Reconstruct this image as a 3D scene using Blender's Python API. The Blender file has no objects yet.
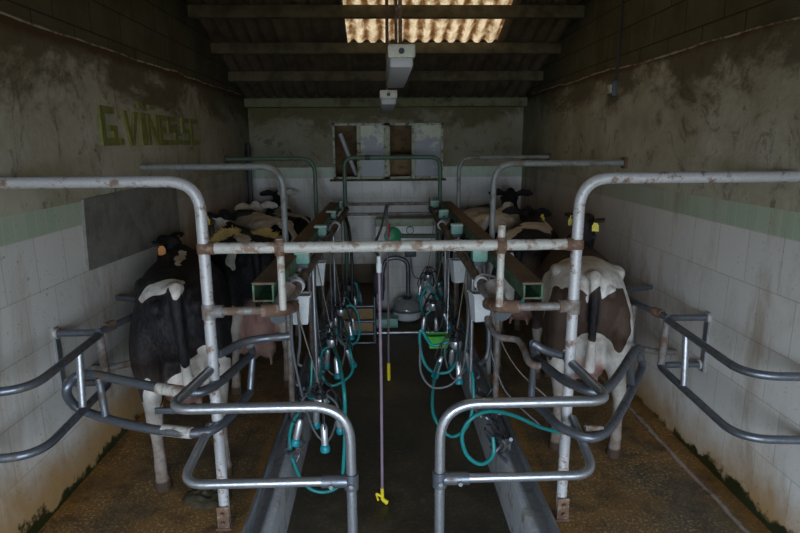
import bpy, bmesh, math, random
import numpy as np
from mathutils import Vector, Matrix, noise
random.seed(7)
SC = bpy.context.scene
COL = SC.collection
PI = math.pi
V = Vector
F = 570.0
CAM = V((0, 0, 2.25))
_p, _y, _r = math.radians(12.2), math.radians(1.81), math.radians(0.35)
FW = V((math.sin(_y)*math.cos(_p), math.cos(_y)*math.cos(_p), -math.sin(_p)))
_R0 = V((math.cos(_y), -math.sin(_y), 0)); _U0 = _R0.cross(FW)
RT = _R0*math.cos(_r) - _U0*math.sin(_r); UP = _U0*math.cos(_r) + _R0*math.sin(_r)
def ray(px, py): return FW + RT*((px-400)/F) + UP*((266.5-py)/F)
def atZ(px, py, z):      # survey: the point seen at a pixel of the photograph at a known height
    d = ray(px, py); return CAM + d*((z-CAM.z)/d.z)
def atY(px, py, y):
    d = ray(px, py); return CAM + d*(y/d.y)
def atX(px, py, x):
    d = ray(px, py); return CAM + d*(x/d.x)
XL, XR, YB, YF = -2.1, 2.3, 9.3, -1.6       # the shell
ZP = -0.32                                   # pit floor; the cow platforms are z = 0
KL0, KL1, KR0, KR1 = -0.83, -0.67, 0.84, 1.0 # kerbs
# ------------------------------------------------------------------ objects
ORG = {}
def tag(o, label=None, cat=None, group=None, kind=None):
    if label: o['label'] = label
    if cat: o['category'] = cat
    if group: o['group'] = group
    if kind: o['kind'] = kind
    return o
def thing(name, label, cat, loc=(0, 0, 0), group=None):
    o = bpy.data.objects.new(name, None); COL.objects.link(o)
    o.empty_display_size = 0.1
    o.location = loc; ORG[o] = V(loc)
    return tag(o, label, cat, group)
def part(name, bm, mat, parent=None, smooth=True, loc=None):
    """bm is in world coordinates; loc = the object's own origin"""
    base = ORG[parent] if parent is not None else V(loc if loc is not None else (0, 0, 0))
    if base.length > 0: bmesh.ops.translate(bm, verts=bm.verts, vec=-base)
    me = bpy.data.meshes.new(name); bm.to_mesh(me); bm.free()
    for m in (mat if isinstance(mat, (list, tuple)) else [mat]): me.materials.append(m)
    if smooth:
        me.polygons.foreach_set('use_smooth', [True]*len(me.polygons))
        try: me.set_sharp_from_angle(angle=math.radians(38))
        except Exception: pass
    o = bpy.data.objects.new(name, me); COL.objects.link(o)
    if parent is not None: o.parent = parent
    else: o.location = base
    ORG[o] = base
    return o
def copy_tree(o, loc=None, rz=None, parent=None):
    c = o.copy(); COL.objects.link(c)
    if parent is not None: c.parent = parent
    for ch in o.children: copy_tree(ch, parent=c)
    if loc is not None: c.location = loc; ORG[c] = V(loc)
    if rz is not None: c.rotation_euler.z = rz
    return c
# ------------------------------------------------------------------ shapes
def box(bm, lo, hi, bev=0.0, M=None):
    lo, hi = V(lo), V(hi)
    n = bmesh.new(); bmesh.ops.create_cube(n, size=1)
    for v in n.verts: v.co = V([(lo[i]+hi[i])/2 + v.co[i]*(hi[i]-lo[i]) for i in range(3)])
    if bev: bmesh.ops.bevel(n, geom=n.edges[:], offset=bev, segments=2, affect='EDGES', profile=0.5)
    if M is not None: bmesh.ops.transform(n, matrix=M, verts=n.verts)
    merge(bm, n); return bm
def merge(bm, n):
    me = bpy.data.meshes.new('tmp'); n.to_mesh(me); n.free(); bm.from_mesh(me); bpy.data.meshes.remove(me)
def rounded(pts, rad, n=6):
    pts = [V(p) for p in pts]; out = [pts[0]]
    for i in range(1, len(pts)-1):
        a, b, c = pts[i-1], pts[i], pts[i+1]
        u, w = (a-b), (c-b); r = rad[i-1] if isinstance(rad, (list, tuple)) else rad
        d = min(r, u.length*0.49, w.length*0.49)
        u.normalize(); w.normalize(); p0, p2 = b+u*d, b+w*d
        for k in range(n+1):
            t = k/n; out.append(p0*(1-t)**2 + b*2*t*(1-t) + p2*t*t)
    out.append(pts[-1]); return out
def spline(pts, n=8):
    pts = [V(p) for p in pts]; P = [pts[0]*2-pts[1]] + pts + [pts[-1]*2-pts[-2]]; out = []
    for i in range(1, len(P)-2):
        for k in range(n):
            t = k/n; a, b, c, d = P[i-1], P[i], P[i+1], P[i+2]
            out.append(0.5*((2*b)+(c-a)*t+(2*a-5*b+4*c-d)*t*t+(3*b-a-3*c+d)*t**3))
    out.append(pts[-1]); return out
def tube(bm, pts, r, seg=10):
    pts = [V(p) for p in pts]; N = len(pts)
    rs = r if isinstance(r, (list, tuple)) else [r]*N
    T = [(pts[min(i+1, N-1)]-pts[max(i-1, 0)]).normalized() for i in range(N)]
    ref = V((0, 0, 1)) if abs(T[0].z) < 0.9 else V((1, 0, 0))
    nrm = (ref - T[0]*ref.dot(T[0])).normalized(); rings = []
    for i in range(N):
        nrm = (nrm - T[i]*nrm.dot(T[i])).normalized(); b = T[i].cross(nrm)
        rings.append([bm.verts.new(pts[i] + (nrm*math.cos(2*PI*k/seg) + b*math.sin(2*PI*k/seg))*rs[i]) for k in range(seg)])
    for i in range(N-1):
        for k in range(seg):
            bm.faces.new((rings[i][k], rings[i][(k+1) % seg], rings[i+1][(k+1) % seg], rings[i+1][k]))
    bm.faces.new(rings[0][::-1]); bm.faces.new(rings[-1]); return bm
def cyl(bm, a, b, r, r2=None, seg=14): return tube(bm, [a, b], [r, r if r2 is None else r2], seg)
def lathe(bm, c, prof, seg=24, axis=V((0, 0, 1))):
    c = V(c); axis = V(axis).normalized(); q = V((0, 0, 1)).rotation_difference(axis); rings = []
    for (r, z) in prof:
        rings.append([bm.verts.new(c + q @ V((max(r, 1e-4)*math.cos(2*PI*k/seg), max(r, 1e-4)*math.sin(2*PI*k/seg), z))) for k in range(seg)])
    for i in range(len(rings)-1):
        for k in range(seg):
            bm.faces.new((rings[i][k], rings[i][(k+1) % seg], rings[i+1][(k+1) % seg], rings[i+1][k]))
    bm.faces.new(rings[0][::-1]); bm.faces.new(rings[-1]); return bm
def ell(bm, c, r, M=None, sub=3):
    n = bmesh.new(); bmesh.ops.create_icosphere(n, subdivisions=sub, radius=1)
    for v in n.verts: v.co = V((v.co.x*r[0], v.co.y*r[1], v.co.z*r[2]))
    if M is not None: bmesh.ops.transform(n, matrix=M, verts=n.verts)
    bmesh.ops.translate(n, verts=n.verts, vec=V(c)); merge(bm, n); return bm
def prism(bm, poly, fn, d0, d1):
    """poly in 2d, fn(u, v, d) -> world"""
    a = [bm.verts.new(fn(u, v, d0)) for u, v in poly]; b = [bm.verts.new(fn(u, v, d1)) for u, v in poly]; n = len(poly)
    f1 = bm.faces.new(a[::-1]); f2 = bm.faces.new(b)
    for i in range(n): bm.faces.new((a[i], a[(i+1) % n], b[(i+1) % n], b[i]))
    return bm
def NB(): return bmesh.new()
# ------------------------------------------------------------------ materials
class NT:
    def __init__(s, name):
        s.m = bpy.data.materials.new(name); s.m.use_nodes = True; s.t = s.m.node_tree; s.t.nodes.clear()
        s.out = s.n('ShaderNodeOutputMaterial'); s.b = s.n('ShaderNodeBsdfPrincipled')
        s.l(s.b.outputs[0], s.out.inputs['Surface'])
    def n(s, k, **kw):
        o = s.t.nodes.new(k)
        for a, b in kw.items(): setattr(o, a, b)
        return o
    def l(s, a, b): s.t.links.new(a, b)
    def val(s, sock, v):
        if hasattr(v, 'is_output') or isinstance(v, bpy.types.NodeSocket): s.l(v, sock)
        else:
            if isinstance(v, (tuple, list)) and len(v) == 3 and sock.type == 'RGBA': v = (*v, 1)
            sock.default_value = v
    def coord(s, kind='Object'):
        if kind == 'World': return s.n('ShaderNodeNewGeometry').outputs['Position']
        return s.n('ShaderNodeTexCoord').outputs[kind]
    def noise(s, scale, vec, detail=4, rough=.6, dist=0):
        o = s.n('ShaderNodeTexNoise'); o.inputs['Scale'].default_value = scale; o.inputs['Detail'].default_value = detail
        o.inputs['Roughness'].default_value = rough; o.inputs['Distortion'].default_value = dist; s.l(vec, o.inputs['Vector']); return o.outputs['Fac']
    def ramp(s, fac, a, b, c0=0.0, c1=1.0, smooth=False):
        o = s.n('ShaderNodeMapRange'); o.interpolation_type = 'SMOOTHSTEP' if smooth else 'LINEAR'
        s.val(o.inputs[0], fac); s.val(o.inputs[1], a); s.val(o.inputs[2], b); s.val(o.inputs[3], c0); s.val(o.inputs[4], c1); return o.outputs[0]
    def mix(s, f, a, b, blend='MIX'):
        o = s.n('ShaderNodeMix', data_type='RGBA', blend_type=blend); s.val(o.inputs[0], f); s.val(o.inputs[6], a); s.val(o.inputs[7], b); return o.outputs[2]
    def math(s, op, a, b=0.0, c=None):
        o = s.n('ShaderNodeMath', operation=op); s.val(o.inputs[0], a); s.val(o.inputs[1], b)
        if c is not None: s.val(o.inputs[2], c)
        return o.outputs[0]
    def sep(s, v):
        o = s.n('ShaderNodeSeparateXYZ'); s.l(v, o.inputs[0]); return o.outputs
    def comb(s, x, y, z=0.0):
        o = s.n('ShaderNodeCombineXYZ'); s.val(o.inputs[0], x); s.val(o.inputs[1], y); s.val(o.inputs[2], z); return o.outputs[0]
    def scale(s, v, k):
        o = s.n('ShaderNodeMapping'); s.l(v, o.inputs[0]); o.inputs['Scale'].default_value = k; return o.outputs[0]
    def bump(s, h, st=.3, d=.01):
        o = s.n('ShaderNodeBump'); o.inputs['Strength'].default_value = st; o.inputs['Distance'].default_value = d
        s.val(o.inputs['Height'], h); s.l(o.outputs[0], s.b.inputs['Normal'])
    def fin(s, col=None, rough=None, metal=None, spec=None):
        if col is not None: s.val(s.b.inputs['Base Color'], col)
        if rough is not None: s.val(s.b.inputs['Roughness'], rough)
        if metal is not None: s.val(s.b.inputs['Metallic'], metal)
        if spec is not None: s.val(s.b.inputs['Specular IOR Level'], spec)
        return s.m
def worn(name, c1, c2, scale=12, lo=.45, hi=.65, rough=.5, rough2=.8, metal=0.0, metal2=0.0, bump=.2, spec=.4, fine=True, c3=None, s3=3):
    """a base coat c1 with blotches of c2 (rust, dust, dirt)"""
    t = NT(name); v = t.coord()
    f = t.ramp(t.noise(scale, v, 6, .65), lo, hi, smooth=True)
    col = t.mix(f, c1, c2)
    if c3: col = t.mix(t.ramp(t.noise(s3, v, 3), .45, .62), col, c3)
    if fine: col = t.mix(t.ramp(t.noise(scale*7, v, 3), .35, .7, 0, .35), col, tuple(x*.45 for x in c1))
    t.bump(t.noise(scale*5, v, 4), bump, .004)
    return t.fin(col, t.ramp(f, 0, 1, rough, rough2), t.ramp(f, 0, 1, metal, metal2), spec)
def plain(name, c, rough=.5, metal=0.0, spec=.5):
    t = NT(name); v = t.coord()
    col = t.mix(t.ramp(t.noise(25, v), .4, .75, 0, .5), c, tuple(x*.6 for x in c))
    return t.fin(col, rough, metal, spec)
M = {}
M['galv'] = worn('galvanised steel', (.42, .44, .48), (.22, .20, .19), 9, .52, .78, .31, .5, .8, .6, .12)
M['galv_dull'] = worn('dull weathered tube', (.27, .285, .28), (.17, .14, .11), 9, .48, .7, .5, .7, .15, .05, .2)
M['sage'] = worn('sage green tile edge', (.33, .38, .28), (.22, .22, .16), 9, .5, .7, .5, .7, 0, 0, .1)
M['galv_dark'] = worn('dirty dark steel tube', (.16, .18, .215), (.10, .07, .05), 10, .48, .7, .36, .7, .7, .2, .2)
M['rail_pale'] = worn('pale flaking rail paint', (.50, .50, .52), (.20, .115, .075), 14, .53, .64, .45, .85, .25, .0, .35)
M['rail_white'] = worn('chipped white paint on rail', (.50, .49, .46), (.26, .17, .12), 16, .5, .62, .5, .85, .1, .0, .35)
M['rail_rust'] = worn('grey tube with rust', (.26, .25, .25), (.15, .085, .05), 11, .42, .62, .5, .85, .4, .0, .35)
M['rust'] = worn('rusty clamp', (.15, .085, .055), (.28, .21, .17), 22, .5, .65, .8, .7, .1, .0, .5)
M['green_paint'] = worn('green painted tube', (.10, .17, .12), (.16, .12, .08), 13, .52, .66, .5, .85, .1, 0, .3)
M['beam_green'] = worn('green painted channel', (.12, .26, .16), (.18, .13, .08), 10, .5, .62, .5, .85, 0, 0, .3)
M['dust'] = worn('brown caked dust', (.19, .145, .10), (.13, .10, .07), 8, .4, .7, .95, .95, 0, 0, .5)
M['milkpipe'] = worn('dusty brown pipe', (.19, .15, .115), (.12, .095, .075), 7, .4, .6, .7, .9, 0, 0, .4)
M['mint'] = worn('mint green plastic', (.22, .47, .40), (.30, .33, .27), 14, .5, .68, .45, .7, 0, 0, .1)
M['white_plastic'] = worn('grubby white plastic', (.62, .64, .66), (.36, .34, .31), 11, .55, .75, .4, .7, 0, 0, .1)
M['black_rubber'] = plain('black rubber', (.018, .02, .024), .5)
M['grey_hose'] = plain('grey hose', (.10, .11, .12), .45)
M['teal'] = plain('teal rubber', (.012, .22, .22), .38)
M['teal_blue'] = plain('blue teal rubber', (.01, .24, .30), .4)
M['steel'] = worn('brushed steel', (.72, .75, .80), (.50, .50, .52), 20, .6, .8, .34, .45, .75, .7, .05)
M['dark_lilac'] = plain('dirty lilac hose', (.16, .12, .14), .6)
M['purple'] = plain('faded lilac hose', (.24, .17, .23), .5)
M['yellow'] = plain('yellow plastic', (.78, .62, .02), .45)
M['orange_tag'] = plain('orange plastic', (.62, .20, .02), .5)
M['lime'] = plain('lime green plastic', (.10, .60, .08), .4)
M['green_lid'] = plain('green plastic lid', (.0, .27, .10), .4)
M['red'] = plain('red plastic', (.55, .02, .02), .4)
M['grey_box'] = plain('dark grey box', (.09, .10, .11), .5)
M['board_grey'] = worn('grey weathered board', (.21, .205, .19), (.14, .13, .11), 5, .4, .7, .75, .9, 0, 0, .2)
M['wood_tan'] = worn('tan wooden board', (.32, .20, .09), (.13, .08, .04), 6, .45, .7, .7, .9, 0, 0, .3)
M['letter'] = worn('olive paint', (.21, .21, .05), (.15, .14, .06), 10, .45, .7, .7, .9, 0, 0, .3)
M['concrete_kerb'] = worn('grey kerb concrete', (.34, .35, .37), (.17, .145, .11), 6, .5, .68, .5, .8, 0, 0, .5)
M['lamp_body'] = worn('yellowed lamp housing', (.50, .50, .43), (.24, .19, .11), 12, .5, .68, .5, .8, 0, 0, .2)
M['manure'] = worn('wet manure', (.085, .075, .045), (.045, .04, .026), 14, .4, .6, .35, .6, 0, 0, 1)
M['cord'] = plain('dirty cord', (.17, .15, .12), .8)
M['udder_pink'] = plain('udder skin', (.55, .30, .27), .55)
def glassy(name, c, rough, alpha_t):
    t = NT(name); t.b.inputs['Transmission Weight'].default_value = alpha_t
    return t.fin(c, rough, 0, .5)
M['jar_glass'] = glassy('receiver jar glass', (.72, .78, .80), .12, .75)
M['diffuser'] = glassy('ribbed lamp diffuser', (.52, .52, .55), .45, .35)
# --- the shell
def wall_tiles(name, axis, band=True, splash=True):
    t = NT(name); P = t.coord('World'); x, y, z = t.sep(P)
    u = y if axis == 'Y' else x
    bz = t.math('SUBTRACT', z, 1.715-1.65*2)
    br = t.n('ShaderNodeTexBrick'); br.offset = .5
    t.l(t.comb(u, bz), br.inputs['Vector'])
    for k, v in (('Scale', 1.0), ('Mortar Size', .0035), ('Mortar Smooth', .3), ('Brick Width', .31), ('Row Height', .33), ('Bias', 0)): br.inputs[k].default_value = v
    br.inputs['Color1'].default_value = (.68, .67, .65, 1); br.inputs['Color2'].default_value = (.62, .615, .60, 1); br.inputs['Mortar'].default_value = (.46, .42, .37, 1)
    b2 = t.n('ShaderNodeTexBrick'); b2.offset = 0
    t.l(t.comb(u, t.math('SUBTRACT', z, 1.715)), b2.inputs['Vector'])
    for k, v in (('Scale', 1.0), ('Mortar Size', .003), ('Mortar Smooth', .3), ('Brick Width', .105), ('Row Height', .165)): b2.inputs[k].default_value = v
    b2.inputs['Color1'].default_value = (.37, .45, .34, 1); b2.inputs['Color2'].default_value = (.41, .48, .38, 1); b2.inputs['Mortar'].default_value = (.50, .53, .45, 1)
    g = t.ramp(z, 1.713, 1.716)
    if band: col = t.mix(g, br.outputs[0], b2.outputs[0])
    else: col = br.outputs[0]
    v2 = t.scale(P, (1, 1, .45))
    soil = t.ramp(t.noise(1.5, v2, 8, .68, .5), .46, .66, smooth=True)
    col = t.mix(t.math('MULTIPLY', soil, .6), col, (.25, .165, .09))
    # rusty streaks and splash zone towards the floor
    edge = t.math('ADD', z, t.math('MULTIPLY', t.math('SUBTRACT', t.noise(1.6, P, 5), .5), -.9))
    low = t.ramp(t.math('ADD', edge, t.ramp(x, 0, 1, 0, .16)), .60, .10, smooth=True)
    col = t.mix(t.math('MULTIPLY', low, .9), col, (.36, .20, .06))
    specks = t.ramp(t.noise(48, P, 2), .66, .72)
    col = t.mix(t.math('MULTIPLY', specks, .6), col, (.12, .07, .03))
    mz = t.math('ADD', z, t.math('MULTIPLY', t.noise(5, P, 5, .7), -.42))
    if not splash: col = t.mix(t.math('MULTIPLY', soil, .3), br.outputs[0], (.25, .2, .14))
    moss = t.ramp(t.math('ADD', mz, t.ramp(y, 3.2, 4.4, 0, .065)), -.10, -.15, smooth=True)
    if splash: col = t.mix(moss, col, (.018, .022, .006))
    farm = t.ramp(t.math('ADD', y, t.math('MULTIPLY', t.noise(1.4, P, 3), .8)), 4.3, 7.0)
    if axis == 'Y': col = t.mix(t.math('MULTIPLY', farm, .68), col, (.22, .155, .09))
    t.bump(t.math('ADD', t.math('MULTIPLY', br.outputs['Fac'], -.6), t.math('MULTIPLY', t.noise(14, P, 5), .5)), .25, .006)
    return t.fin(col, t.ramp(soil, 0, 1, .35, .7), 0, .4)
def plaster(name):
    t = NT(name); P = t.coord('World'); x, y, z = t.sep(P)
    base = t.mix(t.ramp(t.noise(2.2, P, 6, .6), .35, .65), (.46, .44, .36), (.33, .30, .22))
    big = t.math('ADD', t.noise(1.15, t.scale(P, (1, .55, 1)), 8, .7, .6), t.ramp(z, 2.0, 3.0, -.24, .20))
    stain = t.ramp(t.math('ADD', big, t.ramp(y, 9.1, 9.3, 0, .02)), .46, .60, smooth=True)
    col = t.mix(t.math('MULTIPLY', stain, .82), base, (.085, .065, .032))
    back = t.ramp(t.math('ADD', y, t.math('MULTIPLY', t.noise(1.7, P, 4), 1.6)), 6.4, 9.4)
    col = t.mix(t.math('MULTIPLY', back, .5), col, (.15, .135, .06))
    scr = t.ramp(t.noise(3.4, t.scale(P, (1, 1, .8)), 8, .8, 1.8), .54, .62)
    col = t.mix(t.math('MULTIPLY', scr, .6), col, (.10, .075, .045))
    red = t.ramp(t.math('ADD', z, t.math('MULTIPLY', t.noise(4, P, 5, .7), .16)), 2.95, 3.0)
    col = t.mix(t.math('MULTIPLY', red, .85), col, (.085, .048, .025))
    t.bump(t.noise(5, P, 8, .7), .5, .03)
    return t.fin(col, .9, 0, .15)
def blocks(name, axis):
    t = NT(name); P = t.coord('World'); x, y, z = t.sep(P)
    br = t.n('ShaderNodeTexBrick'); br.offset = .5; t.l(t.comb(y if axis == 'Y' else x, z), br.inputs['Vector'])
    for k, v in (('Scale', 1.0), ('Mortar Size', .007), ('Mortar Smooth', .3), ('Brick Width', .5), ('Row Height', .235)): br.inputs[k].default_value = v
    br.inputs['Color1'].default_value = (.125, .115, .07, 1); br.inputs['Color2'].default_value = (.10, .093, .06, 1); br.inputs['Mortar'].default_value = (.05, .042, .025, 1)
    col = t.mix(t.ramp(t.noise(2.5, P, 6), .4, .7, 0, .7), br.outputs[0], (.06, .045, .022))
    t.bump(t.math('ADD', t.math('MULTIPLY', br.outputs['Fac'], -1), t.noise(30, P, 4)), .5, .008)
    return t.fin(col, .95, 0, .1)
def floor_mat(name, kind):
    t = NT(name); P = t.coord('World'); x, y, z = t.sep(P)
    n1 = t.noise(1.2, P, 6, .6); n2 = t.noise(9, P, 6, .7)
    if kind == 'cow':
        col = t.mix(t.ramp(n1, .38, .62, smooth=True), (.10, .08, .052), (.21, .11, .035))
        ax = t.math('ABSOLUTE', t.math('SUBTRACT', x, .1))
        side = t.ramp(t.math('ADD', ax, t.math('MULTIPLY', n1, .5)), 2.05, 2.4, smooth=True)
        col = t.mix(t.math('MULTIPLY', side, .85), col, (.25, .11, .02))
        inner = t.ramp(t.math('ADD', ax, t.math('MULTIPLY', n1, .22)), 1.14, 1.06, smooth=True)
        col = t.mix(t.math('MULTIPLY', inner, .85), col, (.36, .19, .045))
        grit = t.ramp(t.noise(52, P, 3, .7), .53, .62)
        col = t.mix(t.math('MULTIPLY', grit, t.ramp(t.noise(2.1, P, 3), .38, .56, .25, .95)), col, (.50, .34, .16))
        wl = t.math('ABSOLUTE', t.math('SUBTRACT', t.math('ADD', x, t.math('MULTIPLY', t.noise(2.2, P, 3), .10)), 2.17))
        col = t.mix(t.math('MULTIPLY', t.ramp(wl, .022, .008), .7), col, (.42, .38, .38))
    else:
        col = t.mix(t.ramp(n1, .35, .65), (.022, .02, .016), (.09, .07, .043))
        grit = t.ramp(t.noise(42, P, 4, .7), .54, .66)
        col = t.mix(t.math('MULTIPLY', grit, .5), col, (.20, .155, .09))
    col = t.mix(t.ramp(t.noise(5, P, 7, .75, .4), .46, .68, 0, .8), col, (.028, .022, .014))
    t.bump(t.math('ADD', t.noise(70, P, 4), t.math('MULTIPLY', n2, 1.2)), .7, .006)
    return t.fin(col, t.ramp(n1, .35, .65, .33, .62), 0, .45)
M['tile_side'] = wall_tiles('side wall tiles', 'Y'); M['tile_back'] = wall_tiles('back wall tiles', 'X'); M['tile_plant'] = wall_tiles('half wall tiles', 'X', False, False)
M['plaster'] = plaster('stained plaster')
M['block_side'] = blocks('hollow block side', 'Y'); M['block_back'] = blocks('hollow block back', 'X')
M['cow_floor'] = floor_mat('cow platform floor', 'cow'); M['pit_floor'] = floor_mat('pit floor', 'pit')
M['purlin'] = worn('mossy concrete purlin', (.15, .12, .065), (.07, .055, .03), 5, .4, .65, .9, .9, 0, 0, .5)
M['purlin_green'] = worn('algae stained lintel', (.20, .20, .11), (.10, .09, .045), 6, .45, .65, .9, .9, 0, 0, .5)
M['fibre'] = worn('fibre cement sheet', (.15, .11, .07), (.07, .05, .032), 3, .4, .7, .9, .9, 0, 0, .4)
M['ledge'] = worn('broken plaster lip', (.42, .38, .28), (.16, .09, .05), 9, .45, .6, .9, .9, 0, 0, .5)
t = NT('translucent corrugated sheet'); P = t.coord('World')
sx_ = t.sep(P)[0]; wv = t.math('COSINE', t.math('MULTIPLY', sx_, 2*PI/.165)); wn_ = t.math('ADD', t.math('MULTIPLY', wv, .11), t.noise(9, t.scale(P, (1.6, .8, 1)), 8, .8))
tc = t.mix(t.ramp(wn_, .38, .62), (.52, .44, .34), (.16, .095, .045))  # corrugation highlight and shade put into the colour as stripes, plus dirt noise
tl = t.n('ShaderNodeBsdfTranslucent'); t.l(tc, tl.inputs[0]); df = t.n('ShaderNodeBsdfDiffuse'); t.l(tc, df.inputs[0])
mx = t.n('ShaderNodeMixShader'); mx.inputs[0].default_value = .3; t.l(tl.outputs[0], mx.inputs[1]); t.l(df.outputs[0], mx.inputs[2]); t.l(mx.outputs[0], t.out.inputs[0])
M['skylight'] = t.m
t = NT('dusty window glass'); P = t.coord('World')
f = t.ramp(t.math('ADD', t.noise(4.5, P, 8, .8), t.ramp(t.sep(P)[2], 2.0, 2.5, -.12, .06)), .47, .53)
M['pane'] = t.fin(t.mix(f, (.24, .26, .29), (.50, .50, .34)), .4, 0, .5)
t = NT('peeling window paint'); P = t.coord('World')
M['win_frame'] = t.fin(t.mix(t.ramp(t.noise(13, P, 6, .7), .5, .6), (.46, .48, .36), (.16, .13, .08)), .7)
t = NT('straw'); oi = t.coord('World')
M['straw'] = t.fin(t.mix(t.noise(60, oi), (.42, .29, .09), (.72, .54, .22)), .8)
def coat_mat():
    t = NT('cow hide'); a = t.n('ShaderNodeAttribute'); a.attribute_name = 'coat'
    s = t.n('ShaderNodeSeparateColor'); t.l(a.outputs['Color'], s.inputs[0]); R, G, B = s.outputs
    v = t.coord()
    fld = t.math('ADD', R, t.math('MULTIPLY', t.math('SUBTRACT', t.noise(24, v, 6, .75), .5), .20))
    w = t.ramp(fld, .485, .515, smooth=True)
    hairs = t.noise(55, t.scale(v, (.5, 1.4, .6)), 5, .7)
    dark = t.mix(t.ramp(hairs, .4, .75), (.006, .006, .008), (.034, .031, .032))
    brown = t.mix(hairs, (.045, .026, .018), (.10, .062, .045))
    dark = t.mix(B, dark, brown)
    white = t.mix(t.ramp(t.noise(6, v, 6, .7), .42, .68), (.72, .70, .67), (.44, .38, .32))
    col = t.mix(w, dark, white)
    col = t.mix(G, col, t.mix(hairs, (.52, .30, .26), (.36, .19, .16)))
    z = t.sep(v)[2]
    dirt = t.math('MAXIMUM', t.math('MULTIPLY', t.ramp(z, .95, .1), t.ramp(t.noise(9, v, 6, .7), .32, .60)), t.math('MULTIPLY', t.ramp(z, .8, .4), t.ramp(t.noise(11, v, 6, .75), .30, .62, .70, 1.0)))
    col = t.mix(t.math('MULTIPLY', dirt, .93), col, (.13, .09, .068))
    hoof = t.ramp(z, .085, .065)
    col = t.mix(hoof, col, (.06, .04, .028))
    t.bump(t.math('ADD', hairs, t.math('MULTIPLY', t.noise(6, v, 4), 2)), .55, .012)
    return t.fin(col, t.ramp(w, 0, 1, .6, .85), 0, .2)
M['coat'] = coat_mat()
# ------------------------------------------------------------------ shell
def struct(name, bm, mat, parent=None, smooth=False):
    o = part(name, bm, mat, parent, smooth)
    o['kind'] = 'structure'; return o
def roofz(y): return 2.93 + (YB-y)*.33 if y > 3.4 else 2.93+(YB-3.4)*.33 - (3.4-y)*.33
struct('floor', box(box(NB(), (XL-.2, YF, -.5), (KL0, YB+.2, 0)), (KR1, YF, -.5), (XR+.2, YB+.2, 0)), M['cow_floor'])
struct('floor_pit', box(NB(), (KL1-.02, YF, -.5), (KR0+.02, YB+.2, ZP)), M['pit_floor'])
struct('floor_yard', box(NB(), (-14, -16, -.7), (14, YF-.01, -.33)), M['purlin'])
for nm, x0, x1 in (('wall_left', XL-.25, XL), ('wall_right', XR, XR+.25)):
    bm = NB(); s = 1 if nm == 'wall_left' else -1; inner = XL if s > 0 else XR
    prism(bm, [(YF, 1.5), (YB+.2, 1.5), (YB+.2, roofz(YB+.2)+.05), (3.4, roofz(3.4)+.05), (YF, roofz(YF)+.05)], lambda u, v, d: V((d, u, v)), x0-.0, x1)
    w = struct(nm, bm, M['block_side'])
    # plaster coat with an uneven broken top edge
    bm = NB(); n = 120; th = .035; A = []; B = []; Cc = []
    for i in range(n+1):
        y = YF + (YB-YF)*i/n
        zt = 2.965 + .016*noise.noise(V((y*3, s, 0))) + .02*noise.noise(V((y*.9, s*3, 5)))
        zt -= 0 if s > 0 else .06*max(0, 1-(y-3)/5)
        zt = min(zt, roofz(y)-.01)
        A.append(bm.verts.new((inner+s*th, y, 1.87))); B.append(bm.verts.new((inner+s*th, y, zt-.03))); Cc.append((bm.verts.new((inner+s*(th-.012), y, zt)), bm.verts.new((inner, y, zt+.004)), bm.verts.new((inner, y, 1.87))))
    for i in range(n):
        bm.faces.new((A[i], A[i+1], B[i+1], B[i])); bm.faces.new((B[i], B[i+1], Cc[i+1][0], Cc[i][0])); bm.faces.new((Cc[i][0], Cc[i+1][0], Cc[i+1][1], Cc[i][1])); bm.faces.new((A[i], Cc[i][2], Cc[i+1][2], A[i+1]))
    bmesh.ops.recalc_face_normals(bm, faces=bm.faces)
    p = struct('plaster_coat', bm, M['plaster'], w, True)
    bm = NB(); pts = [V((inner+s*(th-.008), YF+(YB-.4-YF)*i/160, 2.963 + .016*noise.noise(V(((YF+(YB-.4-YF)*i/160)*3, s, 0))) + .02*noise.noise(V(((YF+(YB-.4-YF)*i/160)*.9, s*3, 5))) - (0 if s > 0 else .06*max(0, 1-(YF+(YB-.4-YF)*i/160-3)/5)))) for i in range(161)]
    tube(bm, pts, [.006+.007*abs(noise.noise(V((p_.y*6, 2, s)))) for p_ in pts], 6); struct('plaster_lip', bm, M['ledge'], w, True)
    struct('tile_cladding', box(NB(), (min(inner, inner+s*.03), YF, -.01), (max(inner, inner+s*.03), YB, 1.878)), M['tile_side'], w)
# back wall with the window hole
wa, wb = atY(334, 179, YB), atY(443, 123, YB)
WX0, WX1, WZ0, WZ1 = wa.x, wb.x, wa.z, wb.z
def holed(bm, y0, y1, z0, z1):
    box(bm, (XL, y0, z0), (WX0, y1, z1)); box(bm, (WX1, y0, z0), (XR, y1, z1))
    if z0 < WZ0: box(bm, (WX0, y0, z0), (WX1, y1, min(WZ0, z1)))
    if z1 > WZ1: box(bm, (WX0, y0, max(WZ1, z0)), (WX1, y1, z1))
    return bm
w = struct('wall_back', holed(NB(), YB, YB+.2, -.5, 3.1), M['block_back'])
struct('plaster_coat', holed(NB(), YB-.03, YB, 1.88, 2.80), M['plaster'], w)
struct('tile_cladding', holed(NB(), YB-.036, YB, .30, 1.88), M['tile_back'], w)
struct('wall_base', box(NB(), (XL, YB-.02, ZP), (XR, YB, .30)), M['dust'], w)
# front wall behind the viewpoint with the wide entrance the daylight comes through
OX0, OX1, OZ1 = XL+.1, XR-.1, 2.35
bm = NB(); box(bm, (XL, YF-.2, -.5), (OX0, YF, 5)); box(bm, (OX1, YF-.2, -.5), (XR, YF, 5)); box(bm, (OX0, YF-.2, OZ1), (OX1, YF, 5))
struct('wall_front', bm, M['block_back'])
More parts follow.
